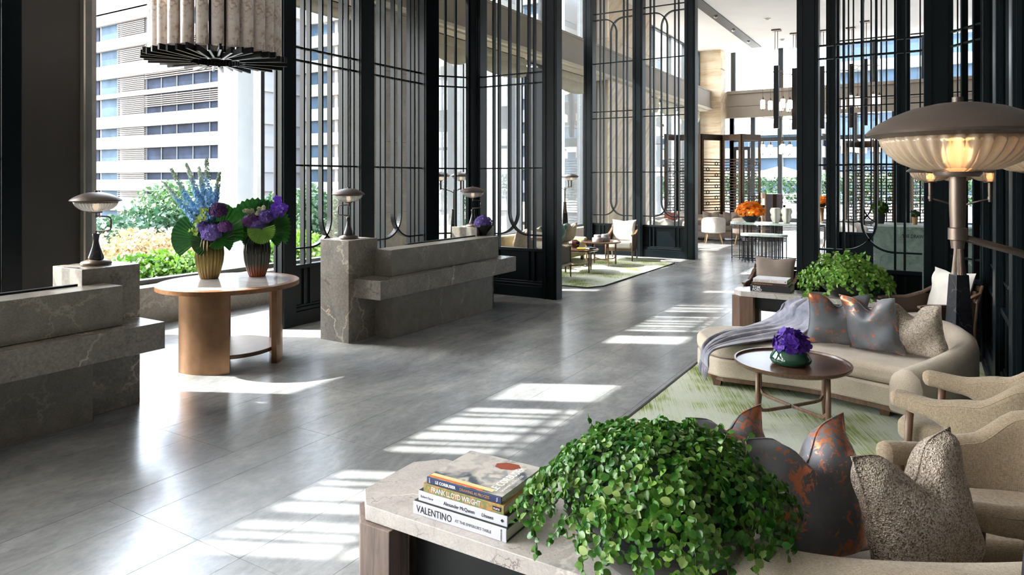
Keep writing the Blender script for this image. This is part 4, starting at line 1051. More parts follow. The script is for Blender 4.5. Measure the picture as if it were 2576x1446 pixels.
pillow('slate silk pillow with copper flecks beside the tweed pillow on the near sofa', (2.84, 0.34, 0.43), (0.55, 0.83), 12, 0.52, 0.52, 0.22, M['copper'], 0.13, 5, R(-3), group=gp)
pillow('slate silk pillow half hidden behind the trailing green plant', (2.90, 0.66, 0.43), (0.5, 0.86), 12, 0.44, 0.50, 0.17, M['copper'], 0.06, 6, R(2), group=gp)

# throw blanket
t = thing('throw_blanket', 'lavender grey wool throw with fringe draped over the far sofa', 'blanket', (6.8, 1.6, 0.3), world=True)
Lo = [(1782, 928, 0.30), (1790, 893, 0.425), (1850, 872, 0.455), (1920, 858, 0.46), (1990, 850, 0.465), (2035, 835, 0.52), (2046, 800, 0.64), (2060, 775, 0.735)]
Up = [(1762, 905, 0.30), (1770, 868, 0.425), (1815, 836, 0.455), (1880, 822, 0.46), (1930, 806, 0.48), (1960, 785, 0.60), (1972, 765, 0.70), (2010, 752, 0.755)]
lo = smooth_path([G(*q) for q in Lo], 6); up_ = smooth_path([G(*q) for q in Up], 6)
def thr(a, b):
    i = min(int(a*(len(lo)-1)), len(lo)-2); f = a*(len(lo)-1)-i
    p = (lo[i].lerp(lo[i+1], f)).lerp(up_[i].lerp(up_[i+1], f), b)
    w = 0.020*math.sin(b*17+a*3.0)+0.014*math.sin(b*9-a*6+1.0)+0.008*math.sin(b*31+a*9)
    w *= min(1, a*4+0.25)
    return p+Vector((-0.3*w, 0.1*w, abs(w)*1.0+0.006))
o = MB().grid(thr, 60, 44).build('wool_cloth', M['throw'], t, smooth=True, solid=0.012)
for k in range(22):
    b = k/21; p = thr(0.0, b); m = MB(); dx = random.uniform(-0.02, 0.02)
    m.tube([p+Vector((0, 0, -0.004)), p+Vector((dx*0.5-0.012, 0.01, -0.05)), p+Vector((dx-0.015, 0.012, -random.uniform(0.09, 0.12)))], [0.005, 0.004, 0.002], 5); m.build('tassel', M['throw'], t)

# ================================================================== coffee tables
def tray_table(label, loc, rz, r=0.43, z=0.478, group='round tray tables', stone=None):
    t = thing('coffee_table', label, 'table', loc, rz, group=group)
    MB().lathe([(0.001, z-0.035), (r-0.03, z-0.035), (r-0.005, z-0.02), (r, z), (r-0.004, z+0.003), (r-0.016, z+0.003), (r-0.022, z-0.012), (0.001, z-0.012)], 72, cap=False).build('tray_top', stone or M['walnut_x'], t, auto=R(35))
    rl = r*0.80
    for k in range(4):
        a = pi/2*k+pi/4; d = Vector((math.cos(a), math.sin(a), 0)); s = Vector((-d.y, d.x, 0))
        MB().tube([d*rl+Vector((0, 0, 0)), d*rl+Vector((0, 0, 0.10)), d*rl+Vector((0, 0, 0.22)), d*rl+Vector((0, 0, z-0.036))], [0.011, 0.020, 0.020, 0.015], 12).build('leg', M['walnut'], t, smooth=True)
        pts = [d*(rl-0.002)+Vector((0, 0, 0.20)), d*(rl-0.012)+Vector((0, 0, 0.165)), d*(rl-0.045)+Vector((0, 0, 0.135)), d*(rl-0.10)+Vector((0, 0, 0.128)), d*0.01+Vector((0, 0, 0.125))]
        MB().sweep(pts, [(-0.012, -0.009), (0.012, -0.009), (0.012, 0.009), (-0.012, 0.009)], up=s).build('stretcher', M['walnut'], t, bevel=0.003)
    return t
cp = D(1992, 500, 5.35)
ct = tray_table('round walnut tray coffee table holding the violet orchid bowl', (cp.x, cp.y, 0.014), R(10))
vp_ = G(1989, 915, 0.48)
b = thing('flower_bowl', 'violet orchids in a green glass bowl on the coffee table', 'flowers', (vp_.x, vp_.y, 0.481))
def green_glass():
    t = NT('green_glazed_bowl'); t.set(Base_Color=lin((20, 66, 48)), Roughness=0.08, Coat_Weight=0.7); return t.m
M['green_glaze'] = green_glass()
MB().lathe([(0.10, 0), (0.14, 0.012), (0.152, 0.035), (0.146, 0.06), (0.122, 0.10), (0.108, 0.118), (0.10, 0.118), (0.11, 0.09)], 48).build('bowl', M['green_glaze'], b, smooth=True)
g = pi*(3-math.sqrt(5))
for i in range(60):
    zz_ = 1-0.95*(i+0.5)/60; q = math.sqrt(1-zz_*zz_); d = Vector((q*math.cos(g*i), q*math.sin(g*i), zz_))
    m = MB(); bloom(m, Vector((0, 0, 0.13))+Vector((d.x*0.12, d.y*0.12, d.z*0.115))*random.uniform(0.85, 1.1), d+Vector((random.gauss(0, .35), random.gauss(0, .35), random.gauss(0, .25))), 0.042*random.uniform(0.8, 1.15)); m.build('orchid_bloom', M['orchid_violet'], b)
m = MB(); m.ball((0, 0, 0.13), (0.08, 0.08, 0.06), 12, 8); m.build('bloom_core', M['orchid_violet'], b)

# ================================================================== upholstered tub armchairs
def tub_chair(label, loc, face):
    f = Vector((face[0], face[1], 0)).normalized(); rz = math.atan2(f.y, f.x)          # local +x is forward
    t = thing('tub_armchair', label, 'armchair', loc, rz, group='taupe tub armchairs')
    pts = [(0.40, -0.30), (0.22, -0.325), (0.0, -0.335), (-0.22, -0.30), (-0.36, -0.16), (-0.40, 0.0), (-0.36, 0.16), (-0.22, 0.30), (0.0, 0.335), (0.22, 0.325), (0.40, 0.30)]
    top = [0.628, 0.618, 0.66, 0.79, 0.91, 0.945, 0.91, 0.79, 0.66, 0.618, 0.628]; bot = [0.535, 0.515, 0.42, 0.22, 0.17, 0.16, 0.17, 0.22, 0.42, 0.515, 0.535]
    bp = smooth_path(pts, 6); n = len(bp)
    def itp(v, i):
        q = i/(n-1)*(len(v)-1); a = min(int(q), len(v)-2); s = q-a; s = s*s*(3-2*s); return v[a]+(v[a+1]-v[a])*s
    sh = shell([(p.x, p.y) for p in bp], [itp(top, i) for i in range(n)], [itp(bot, i) for i in range(n)], 0.105, 8).build('back_and_arms', M['taupe'], t, smooth=True)
    for sg in (1, -1):
        seam = []
        for i in range(n):
            a = bp[max(0, i-1)]; c = bp[min(n-1, i+1)]; d = (c-a).normalized(); nn = Vector((-d.y, d.x))
            q = bp[i]+nn*0.046*sg; seam.append((q.x, q.y, itp(top, i)-0.030))
        MB().tube(seam, 0.0035, 5).build('piping', M['taupe'], sh, smooth=True)
    sp = [(0.40, -0.25), (0.42, 0.0), (0.40, 0.25), (0.0, 0.275), (-0.30, 0.2), (-0.34, 0.0), (-0.30, -0.2), (0.0, -0.275)]
    s2 = [(p.x, p.y) for p in smooth_path([Vector(q) for q in sp]+[Vector(sp[0])], 4)[:-1]]
    MB().prism(s2, 0.30, 0.44).build('seat_cushion', M['taupe'], t, bevel=0.045, seg=4, auto=R(75))
    MB().prism([(x*0.95, y*0.96) for x, y in s2], 0.16, 0.296).build('seat_base', M['taupe'], t, bevel=0.02, auto=R(60))
    for sy in (-1, 1):
        MB().tube([(0.33, sy*0.315, 0.54), (0.345, sy*0.318, 0.28), (0.36, sy*0.32, 0.0)], [0.022, 0.022, 0.013], 12).build('front_leg', M['walnut'], t, smooth=True)
        MB().tube([(-0.30, sy*0.20, 0.20), (-0.36, sy*0.24, 0.0)], [0.022, 0.013], 10).build('back_leg', M['walnut'], t, smooth=True)
    return t
tub_chair('taupe tub armchair between the far sofa and the nearer armchair', (5.02-0.10, 0.05-0.36, 0.014), (0.27, 0.96))
tub_chair('nearest taupe tub armchair at the right edge beside the tweed pillow', (3.68, -0.32, 0.014), (-0.46, 0.89))

# ================================================================== wooden armchairs with loose cushions
def cane_mat():
    t = NT('cane_webbing'); co = t.co(); ck = t.n('TexChecker'); ck.inputs['Scale'].default_value = 110; t.l(co, 0, ck, 0)
    r = t.ramp(ck, 1, [(0.0, lin((96, 74, 54))), (1.0, lin((40, 32, 26)))]); t.l(r, 0, t.b, 'Base Color'); t.set(Roughness=0.7); return t.m
M['cane'] = cane_mat()
def wood_chair(label, loc, face, cushion, group='wooden armchairs with loose cushions'):
    f = Vector((face[0], face[1], 0)).normalized(); rz = math.atan2(f.y, f.x)
    t = thing('wooden_armchair', label, 'armchair', loc, rz, group=group)
    for sy in (-1, 1):
        y = sy*0.31
        MB().tube([(0.30, y, 0.0), (0.29, y, 0.2), (0.28, y, 0.59)], [0.014, 0.02, 0.017], 8).build('front_leg', M['walnut'], t, smooth=True)
        MB().tube([(-0.38, y*0.95, 0.0), (-0.29, y, 0.28), (-0.33, y, 0.62), (-0.40, y*0.97, 0.80)], [0.014, 0.02, 0.018, 0.014], 8, up=(0, 1, 0)).build('back_leg', M['walnut'], t, smooth=True)
        MB().sweep([(0.33, y, 0.595), (0.20, y, 0.605), (0.0, y, 0.60), (-0.2, y, 0.645), (-0.37, y*0.98, 0.72)], [(-0.024, -0.012), (0.024, -0.012), (0.024, 0.012), (-0.024, 0.012)]).build('armrest', M['walnut'], t, bevel=0.004)
        MB().add([(0.27, y-0.004*sy, 0.27), (-0.28, y-0.004*sy, 0.27), (-0.32, y-0.004*sy, 0.62), (-0.2, y-0.004*sy, 0.635), (0.0, y-0.004*sy, 0.59), (0.27, y-0.004*sy, 0.59), (0.27, y+0.004*sy, 0.27), (-0.28, y+0.004*sy, 0.27), (-0.32, y+0.004*sy, 0.62), (-0.2, y+0.004*sy, 0.635), (0.0, y+0.004*sy, 0.59), (0.27, y+0.004*sy, 0.59)],
                 [(0, 1, 2, 3, 4, 5), (11, 10, 9, 8, 7, 6)]+[(i, 6+i, 6+(i+1) % 6, (i+1) % 6) for i in range(6)]).build('cane_panel', M['cane'], t)
        MB().box(-0.28, 0.29, y-0.014, y+0.014, 0.235, 0.275).build('side_rail', M['walnut'], t)
    MB().box(0.265, 0.30, -0.30, 0.30, 0.225, 0.272).build('front_rail', M['walnut'], t)
    MB().box(-0.405, -0.385, -0.30, 0.30, 0.74, 0.79).build('top_rail', M['walnut'], t)
    MB().box(-0.345, -0.325, -0.295, 0.295, 0.30, 0.74, Matrix.Translation((0, 0, 0)) @ Matrix.Shear('XY', 4, (0.0, 0.0))).build('cane_back', M['cane'], t)
    MB().box(-0.28, 0.30, -0.285, 0.285, 0.278, 0.43).build('seat_cushion', M['white_cloth'] if cushion != 'mush' else M['cream'], t, bevel=0.04, seg=3, auto=R(70))
    m = pillow_mesh(0.58, 0.52, 0.17, 0.02, 16, 8); mm = Matrix.Translation((-0.22, 0, 0.42)) @ Matrix.Rotation(R(-13), 4, 'Y') @ Matrix.Rotation(R(90), 4, 'Z')
    m.v = [tuple(mm @ Vector(q)) for q in m.v]; m.build('back_cushion', M[cushion], t, smooth=True)
    return t
wood_chair('wooden armchair with white cushions behind the marble obelisk lamp', (8.62, 0.02, 0.0), (-0.62, 0.78), 'white_cloth')
wood_chair('wooden armchair with mushroom cushion behind the far marble table', (9.55, 1.78, 0.0), (-1.0, 0.0), 'mush').scale = (0.92,)*3
wood_chair('wooden armchair with white cushions on the left rug, facing the tables', (15.28, 6.22, 0.014), (-0.96, -0.18), 'white_cloth')
wood_chair('wooden armchair seen from behind at the left end of the left rug', (11.72, 6.24, 0.014), (0.98, 0.1), 'cream')

# ================================================================== octagonal marble side tables
def side_table(label, u0, u1, v0, v1, ch=0.11, flip=False):
    t = thing('marble_table', label, 'table', ((u0+u1)/2, (v0+v1)/2, 0.0), world=True, group='marble side tables')
    poly = [(u0+ch, v1), (u0, v1-ch), (u0, v0+ch), (u0+ch, v0), (u1-ch, v0), (u1, v0+ch), (u1, v1-ch), (u1-ch, v1)]
    MB().prism(poly, 0.455, 0.52).build('marble_top', M['table_stone'], t, bevel=0.003)
    e = 0.022
    for (cu, su) in ((u0, 1), (u1, -1)):
        for (cv, sv) in ((v1, -1), (v0, 1)):
            L = 0.26
            pl = [(cu-su*e, cv+sv*(ch-0.01)), (cu+su*(ch-0.01), cv-sv*e), (cu+su*L, cv-sv*e), (cu+su*L, cv+sv*0.10), (cu+su*0.12, cv+sv*0.12), (cu+su*0.10, cv+sv*L), (cu-su*e, cv+sv*L)]
            MB().prism(pl, 0.0, 0.452).build('corner_leg', M['driftwood'] if not flip else M['walnut'], t, bevel=0.003)
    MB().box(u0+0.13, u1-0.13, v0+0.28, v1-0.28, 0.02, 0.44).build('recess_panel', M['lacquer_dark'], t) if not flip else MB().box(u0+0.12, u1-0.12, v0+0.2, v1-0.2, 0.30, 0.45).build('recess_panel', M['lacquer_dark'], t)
    return t
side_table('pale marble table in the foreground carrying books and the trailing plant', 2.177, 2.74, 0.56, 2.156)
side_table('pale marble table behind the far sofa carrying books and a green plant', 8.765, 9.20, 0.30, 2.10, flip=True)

# ================================================================== books
def cover(name, c, rough=0.45): return plain(name, c, rough, var=0.03)
def cover_art():
    t = NT('painted_cover'); co = t.co(); w = t.noise(co, 7, 3); of = t.mix(0.2, co, (w, 1)); n = t.noise(of, 9, 2, 0.4); r = t.ramp(n, 0, [(0.3, lin((74, 84, 96))), (0.42, lin((176, 172, 168))), (0.52, lin((206, 200, 192))), (0.62, lin((150, 152, 154))), (0.7, lin((212, 204, 194)))], 'EASE')
    t.l(r, 0, t.b, 'Base Color'); t.set(Roughness=0.35); return t.m
M['art'] = cover_art()
def pattern_cover():
    t = NT('floral_cover'); co = t.co(); v = t.n('TexVoronoi'); v.inputs['Scale'].default_value = 55; t.l(co, 0, v, 0)
    r = t.ramp(v, 0, [(0.1, lin((222, 112, 62))), (0.35, lin((168, 134, 82))), (0.6, lin((120, 128, 74)))]); t.l(r, 0, t.b, 'Base Color'); t.set(Roughness=0.5); return t.m
M['floral'] = pattern_cover()
SP = Matrix(((0, 0, -1, 0), (-1, 0, 0, 0), (0, 1, 0, 0), (0, 0, 0, 1)))       # text on a spine facing -x, reading towards -y
SPV = Matrix(((0, 0, -1, 0), (0, 1, 0, 0), (1, 0, 0, 0), (0, 0, 0, 1)))
SPN = {}
def book(label, u, v1, v0, z, th, dep, mat, top=None, group='stacked books'):
    t = thing('book', label, 'book', (u, (v0+v1)/2, z), world=True, group=group)
    MB().box(u+0.006, u+dep-0.005, v0+0.005, v1-0.005, z+0.004, z+th-0.004).build('pages', M['paper'], t)
    SPN[t] = MB().box(u, u+0.006, v0, v1, z+0.0002, z+th).build('spine', mat, t, bevel=0.002)
    MB().box(u+0.0062, u+dep, v0, v1, z+0.0002, z+0.0038).build('back_cover', top or mat, t)
    MB().box(u+0.0062, u+dep, v0, v1, z+th-0.0038, z+th).build('front_cover', top or mat, t)
    return t
def spine_text(t, body, size, mat, u, v, zc, **kw):
    return text(body, size, mat, SPN[t], Matrix.Translation(Vector((u-0.0006, v, zc-size*0.35))-OFF[t]) @ SP, 'spine_title', **kw)
def spine_vert(t, body, size, mat, u, v, z): return text(body, size, mat, SPN[t], Matrix.Translation(Vector((u-0.0006, v-size*0.35, z))-OFF[t]) @ Matrix(((0, 0, -1, 0), (0, 1, 0, 0), (1, 0, 0, 0), (0, 0, 0, 1))), 'spine_mark')
W1 = cover('white_cover', (222, 220, 224)); K1 = cover('black_cover', (24, 24, 28)); B1 = cover('navy_cover', (28, 48, 92)); BR = cover('brown_cover', (66, 44, 34)); LG = cover('pale_grey_cover', (206, 208, 220)); DK = cover('dark_floral_cover', (54, 60, 52))
zb = 0.5205
bk = 'books stacked on the foreground table'
t = book('thick white book at the bottom of the foreground stack', 2.222, 1.824, 1.371, zb, 0.052, 0.36, LG, DK, bk)
spine_text(t, 'VALENTINO', 0.041, M['ink_black'], 2.222, 1.806, zb+0.026, sx=0.80); spine_text(t, "AT THE EMPEROR'S TABLE", 0.016, M['ink_grey'], 2.222, 1.612, zb+0.024, sx=0.92); spine_vert(t, 'ASSOULINE', 0.0085, M['ink_black'], 2.222, 1.394, zb+0.003)
z2 = zb+0.0525
t = book('white spined book with black covers, second from bottom of the foreground stack', 2.236, 1.808, 1.375, z2, 0.041, 0.34, LG, K1, bk)
spine_text(t, 'Robert Fairer', 0.014, M['ink_grey'], 2.236, 1.795, z2+0.021, sx=0.85); spine_text(t, 'Alexander McQueen', 0.021, M['ink_black'], 2.236, 1.678, z2+0.02, sx=0.86); spine_text(t, 'Unseen', 0.021, M['ink_black'], 2.236, 1.495, z2+0.02, shear=0.3, sx=0.86)
MB().lathe([(0.007, 0), (0.007, 0.0008)], 4, (0, 0, 0), m=Matrix.Translation((2.2352, 1.398, z2+0.02)) @ Matrix.Rotation(R(-90), 4, 'Y')).build('publisher_mark', M['ink_black'], t)
z3 = z2+0.0415
t = book('orange floral patterned book, third from bottom of the foreground stack', 2.237, 1.782, 1.391, z3, 0.036, 0.31, M['floral'], cover('tan_cover', (176, 132, 74)), bk)
spine_text(t, 'FRANK LLOYD WRIGHT', 0.030, M['ink_white'], 2.237, 1.742, z3+0.018, sx=0.80, space=0.92)
o = MB().box(2.2356, 2.2369, 1.404, 1.442, z3+0.010, z3+0.026).build('publisher_label', K1, t); spine_text(t, 'MoMA', 0.012, M['ink_white'], 2.2352, 1.438, z3+0.018, sx=0.9)
z4 = z3+0.0365
t = book('navy spined book with painted cover on top of the foreground stack', 2.241, 1.768, 1.405, z4, 0.027, 0.32, B1, M['art'], bk)
spine_text(t, 'LE CORBUSIER', 0.0165, M['ink_white'], 2.241, 1.724, z4+0.0135, bold=0.0004, sx=0.95); spine_text(t, 'DRAWING AS PROCESS', 0.0165, M['ink_gold'], 2.241, 1.602, z4+0.0135, sx=0.82); spine_vert(t, 'Yale', 0.011, M['ink_white'], 2.241, 1.425, z4+0.004); spine_vert(t, 'DANY', 0.0075, M['ink_white'], 2.241, 1.753, z4+0.004)
zt = z4+0.0272
for nm, (a0, a1, b0, b1), c in (('cover_stripe', (2.249, 2.262, 1.50, 1.764), (226, 120, 52)), ('cover_stripe', (2.262, 2.285, 1.46, 1.764), (226, 216, 160))):
    MB().box(a0, a1, b0, b1, zt, zt+0.0006).build(nm, cover(nm, c), t)
MB().prism([(2.46, 1.545), (2.475, 1.50), (2.51, 1.475), (2.535, 1.50), (2.53, 1.555), (2.50, 1.59), (2.47, 1.58)], zt, zt+0.0006).build('cover_patch', cover('rust_patch', (150, 70, 44)), t)
text('LE CORBUSIER', 0.052, M['ink_white'], t, Matrix.Translation(Vector((2.275, 1.452, zt))-OFF[t]) @ Matrix.Rotation(R(0), 4, 'Z'), 'cover_title', bold=0.001, sx=0.72)
text('DRAWING AS PROCESS', 0.018, M['ink_white'], t, Matrix.Translation(Vector((2.28, 1.425, zt))-OFF[t]), 'cover_title', sx=0.9)
bk = 'books stacked on the far table'; u_ = 8.86
t = book('thick black book at the bottom of the far stack', u_, 1.90, 1.43, zb, 0.073, 0.34, K1, K1, bk)
spine_text(t, 'TOM', 0.042, M['ink_white'], u_, 1.872, zb+0.051, bold=0.0012); spine_text(t, 'FORD', 0.042, M['ink_white'], u_, 1.872, zb+0.019, bold=0.0012)
z2 = zb+0.0735
t = book('brown book in the middle of the far stack', u_+0.012, 1.885, 1.455, z2, 0.036, 0.32, BR, BR, bk)
spine_text(t, 'THE EQUESTRIAN WORLD', 0.022, M['ink_gold'], u_+0.012, 1.86, z2+0.018, sx=0.85)
z3 = z2+0.0365
t = book('white book on top of the far stack', u_+0.02, 1.87, 1.47, z3, 0.044, 0.29, W1, W1, bk)
spine_text(t, 'ALL ABOUT YVES', 0.036, M['ink_gold'], u_+0.02, 1.855, z3+0.02, sx=0.98); MB().box(u_+0.019, u_+0.0198, 1.485, 1.495, z3+0.012, z3+0.03).build('publisher_mark', M['ink_black'], t)

# ================================================================== trailing plants in black bowls
M['fig_leaf'] = leaf('creeping_fig_leaf', (34, 96, 24), (132, 180, 68), 16, 0.32, 0.25)
M['fig_pale'] = leaf('variegated_fig_leaf', (96, 140, 60), (178, 198, 120), 16, 0.35, 0.25)
def leaf_poly(s):
    k = [(0, 0), (0.12, 0.22), (0.32, 0.37), (0.58, 0.39), (0.82, 0.25), (1.02, 0.0), (0.82, -0.25), (0.58, -0.39), (0.32, -0.37), (0.12, -0.22), (0.5, 0.0)]
    z = [0, 0.05, 0.09, 0.09, 0.03, -0.12, 0.03, 0.09, 0.09, 0.05, -0.03]
    vs = [(x*s, y*s, q*s) for (x, y), q in zip(k, z)]
    return vs, [(i, (i+1) % 10, 10) for i in range(10)]
def plant(label, loc, r, rb, hb, nl, ls, strands, singles, seed):
    rnd = random.Random(seed)
    t = thing('potted_plant', label, 'plant', loc, group='trailing plants in black bowls')
    prof = [(rb*0.42, 0.0), (rb*0.45, 0.012)]
    for i in range(1, 12):
        f = i/12; prof += [(rb*(0.45+0.55*math.sin(f*pi/2)), hb*f-0.004), (rb*(0.45+0.55*math.sin(f*pi/2))+0.004, hb*f)]
    prof += [(rb, hb), (rb*1.02, hb+0.008), (rb*0.97, hb+0.012), (rb*0.94, hb-0.02)]
    MB().lathe(prof, 56).build('bowl', M['black_bowl'], t, auto=R(50))
    MB().lathe([(0.01, hb-0.03), (rb*0.93, hb-0.025)], 30, cap=True).build('soil', M['soil'], t)
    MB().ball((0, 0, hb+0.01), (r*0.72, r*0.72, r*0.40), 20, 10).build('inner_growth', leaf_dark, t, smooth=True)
    cand = []; stems = MB()
    top = r*0.51
    for _ in range(nl):
        a = rnd.uniform(0, 2*pi); q = rnd.random()**0.55; zf = math.sqrt(max(0, 1-q**2.2))
        bumpy = 1+0.10*math.sin(5*a+seed)+0.08*math.sin(9*a+2*seed)
        p = Vector((r*q*math.cos(a)*bumpy, r*q*math.sin(a)*bumpy, hb+0.0+top*zf*rnd.uniform(0.72, 1.08)-0.10*r*q))
        n = Vector((p.x*1.2, p.y*1.2, (p.z-hb)*1.6+0.06)).normalized()
        cand.append((p, n))
    for k in range(strands):
        a = 2*pi*k/strands+rnd.uniform(-0.15, 0.15); L = rnd.uniform(0.35, 1.0)*r*0.95; p = Vector((math.cos(a), math.sin(a), 0))*r*0.80+Vector((0, 0, hb+0.10*r)); d = Vector((math.cos(a), math.sin(a), 0.1)); pts = [p.copy()]
        steps = int(L/(ls*0.55))
        for s_ in range(steps):
            d = (d+Vector((rnd.gauss(0, .22), rnd.gauss(0, .22), -0.26))).normalized(); p = p+d*ls*0.55
            if p.z < 0.03: break
            pts.append(p.copy())
            for side in (-1, 1):
                sd = d.cross(Vector((0, 0, 1))); sd = sd.normalized() if sd.length > 0.1 else Vector((1, 0, 0))
                cand.append((p+sd*side*ls*0.12, (Vector((math.cos(a), math.sin(a), 0.35))+sd*side*0.5).normalized()))
        if len(pts) > 2: stems.tube(pts, 0.0016 if ls < 0.05 else 0.003, 4)
    for _ in range(26):
        a = rnd.uniform(0, 6.28); q = rnd.uniform(0, .7)*r; p = Vector((q*math.cos(a), q*math.sin(a), hb+top*0.85)); e = p+Vector((rnd.gauss(0, .03), rnd.gauss(0, .03), rnd.uniform(0.05, 0.11)))*(ls/0.035)*0.9
        stems.tube([p, e], 0.0015, 4)
        for f in (0.35, 0.6, 0.85, 1.0): cand.append((p.lerp(e, f), Vector((rnd.gauss(0, 1), rnd.gauss(0, 1), 0.8)).normalized()))
    stems.build('stems', M['stem'], t, kind='stuff')
    base = Vector(loc)
    def near(c): return (base+c[0]-Vector((0, 0, H))).length - 0.5*c[1].dot((Vector((0, 0, H))-base-c[0]).normalized())
    cand.sort(key=near)
    vs, fs = leaf_poly(ls); me = [None]*4
    for j in range(4):
        m = MB(); v2, f2 = leaf_poly(ls*(0.8+0.16*j)); m.add(v2, f2); me[j] = m.mesh('leaf', smooth=True); me[j].materials.append(M['fig_pale'] if j == 3 else M['fig_leaf'])
    rest = MB(); pale = MB()
    pick = set(rnd.sample(range(min(len(cand), singles*3)), singles)) if singles else set()
    for i, (p, n) in enumerate(cand):
        n = (n+Vector((rnd.gauss(0, .45), rnd.gauss(0, .45), rnd.gauss(0, .45)))).normalized()
        x = n.orthogonal().normalized(); x.rotate(Matrix.Rotation(rnd.uniform(0, 6.28), 3, n))
        if x.z > 0.3: x = -x
        y = n.cross(x); mm = Matrix(((x.x, y.x, n.x, p.x), (x.y, y.y, n.y, p.y), (x.z, y.z, n.z, p.z), (0, 0, 0, 1)))
        if i in pick:
            o = bpy.data.objects.new('leaf', rnd.choice(me)); COL.objects.link(o); o.parent = t; o.matrix_local = mm
        else:
            k = rnd.uniform(0.65, 1.25); (pale if rnd.random() < 0.11 else rest).add([(a*k, b*k, c*k) for a, b, c in vs], fs, mm)
    rest.build('leaves', M['fig_leaf'], t, smooth=True, kind='stuff'); pale.build('pale_leaves', M['fig_pale'], t, smooth=True, kind='stuff')
    return t
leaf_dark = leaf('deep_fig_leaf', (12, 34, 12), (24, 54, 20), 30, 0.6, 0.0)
q = D(1655, 1300, 2.47)
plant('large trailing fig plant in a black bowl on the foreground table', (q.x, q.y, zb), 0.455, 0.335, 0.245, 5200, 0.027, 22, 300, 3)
q = PU(2130, 700, 8.99)
plant('bushy green plant in a black bowl on the far marble table', (q.x, q.y, zb), 0.47, 0.32, 0.22, 1900, 0.045, 40, 0, 5)
# ================================================================== window lounge on the left rug
t = thing('straight_sofa', 'straw linen sofa against the windows on the left rug', 'sofa', (13.3, 7.35, 0.014), world=True)
a, b = 11.75, 14.95
MB().box(a, b, 6.95, 7.75, 0.12, 0.28).build('base', M['olive_sofa'], t, bevel=0.02)
for k in range(3):
    w = (b-a-0.3)/3; MB().box(a+0.15+k*w, a+0.15+(k+1)*w-0.01, 6.93, 7.55, 0.285, 0.43).build('seat_cushion', M['olive_sofa'], t, bevel=0.04, seg=3)
    MB().box(a+0.15+k*w, a+0.15+(k+1)*w-0.01, 7.46, 7.66, 0.43, 0.74).build('back_cushion', M['olive_sofa'], t, bevel=0.06, seg=3)
MB().box(a, b, 7.62, 7.78, 0.285, 0.66).build('back', M['olive_sofa'], t, bevel=0.03)
for x in (a, b-0.14): MB().box(x, x+0.14, 6.95, 7.75, 0.285, 0.54).build('arm', M['olive_sofa'], t, bevel=0.04, seg=3)
for x in (a+0.08, b-0.16):
    for y in (6.99, 7.63): MB().box(x, x+0.08, y, y+0.07, 0.014, 0.12).build('foot', M['walnut'], t)
for i, (px, mt, s) in enumerate(((1300, 'tweed', 'leftmost tweed pillow on the straw sofa'), (1335, 'tweed', 'tweed pillow next to the teal pillow on the straw sofa'), (1358, 'teal', 'teal velvet pillow on the straw sofa'), (1402, 'teal', 'teal velvet pillow half hidden by the end post of the nearest screen'), (1424, 'tweed', 'flecked tweed pillow showing beside the end post on the straw sofa'), (1444, 'tweed', 'flecked tweed pillow at the right end of the straw sofa'))):
    q = PV(px, 600, 7.30)
    if q.x < b-0.2: pillow(s, (q.x, 7.26, 0.432), (0.25 if i % 2 else -0.1, -1), 16, 0.46, 0.48, 0.17, M[mt], 0.07, 20+i, group='pillows on the straw sofa')
t1 = tray_table('round tray table with a dark vase on the left rug', (12.85, 6.18, 0.014), R(20), 0.42, 0.46, stone=M['walnut_x'])
t2 = tray_table('taller round tray table with two marble jars on the left rug', (14.05, 6.2, 0.014), R(4), 0.44, 0.53)
p = G(1457, 615, 0.477); p = Vector((12.95, 6.32, 0.478))
v = thing('dark_vase', 'squat dark lobed vase on the left rug table', 'vase', p)
MB().lathe([(0.05, 0), (0.1, 0.03), (0.125, 0.08), (0.115, 0.13), (0.06, 0.16), (0.05, 0.155)], 40, flute=lambda a, z: 1+0.05*math.cos(8*a)).build('body', plain('aubergine_glaze', (52, 32, 32), 0.12), v, smooth=True)
MB().lathe([(0.052, 0.158), (0.055, 0.168), (0.045, 0.168)], 24).build('lip', M['black_metal'], v)
for i, (x, y, c, s) in enumerate(((12.72, 6.05, (206, 168, 50), 'yellow covered book on the left rug table'), (12.98, 5.98, (40, 40, 46), 'dark covered book on the left rug table'))):
    t = thing('book', s, 'book', (x, y, 0.478), R(25+30*i))
    MB().box(-0.12, 0.118, -0.08, 0.08, 0.003, 0.024).build('pages', M['paper'], t); cm = cover('rug_book_cover', c)
    MB().box(-0.124, 0.122, -0.085, 0.085, 0.0, 0.003).build('back_cover', cm, t); MB().box(-0.124, 0.122, -0.085, 0.085, 0.024, 0.027).build('front_cover', cm, t); MB().box(-0.127, -0.124, -0.085, 0.085, 0.0, 0.027).build('spine', cm, t)
for px, s in ((1510, 'left one of two grey marble jars on the taller tray table'), (1532, 'right one of two grey marble jars on the taller tray table')):
    o_ = Vector((S, -C, 0))*((px-1521)/F*15.4*0.95)
    t = thing('marble_jar', s, 'jar', (14.05+o_.x+CAMV.x*(0.09 if px > 1520 else -0.09), 6.2+o_.y+CAMV.y*(0.09 if px > 1520 else -0.09), 0.534), group='grey marble jars')
    MB().lathe([(0.11, 0), (0.115, 0.006), (0.115, 0.085), (0.11, 0.095)], 32).build('body', M['grey_marble'], t, auto=R(40))
    MB().lathe([(0.075, 0.096), (0.08, 0.10), (0.08, 0.145), (0.072, 0.155)], 32).build('lid', M['grey_marble'], t, auto=R(40))

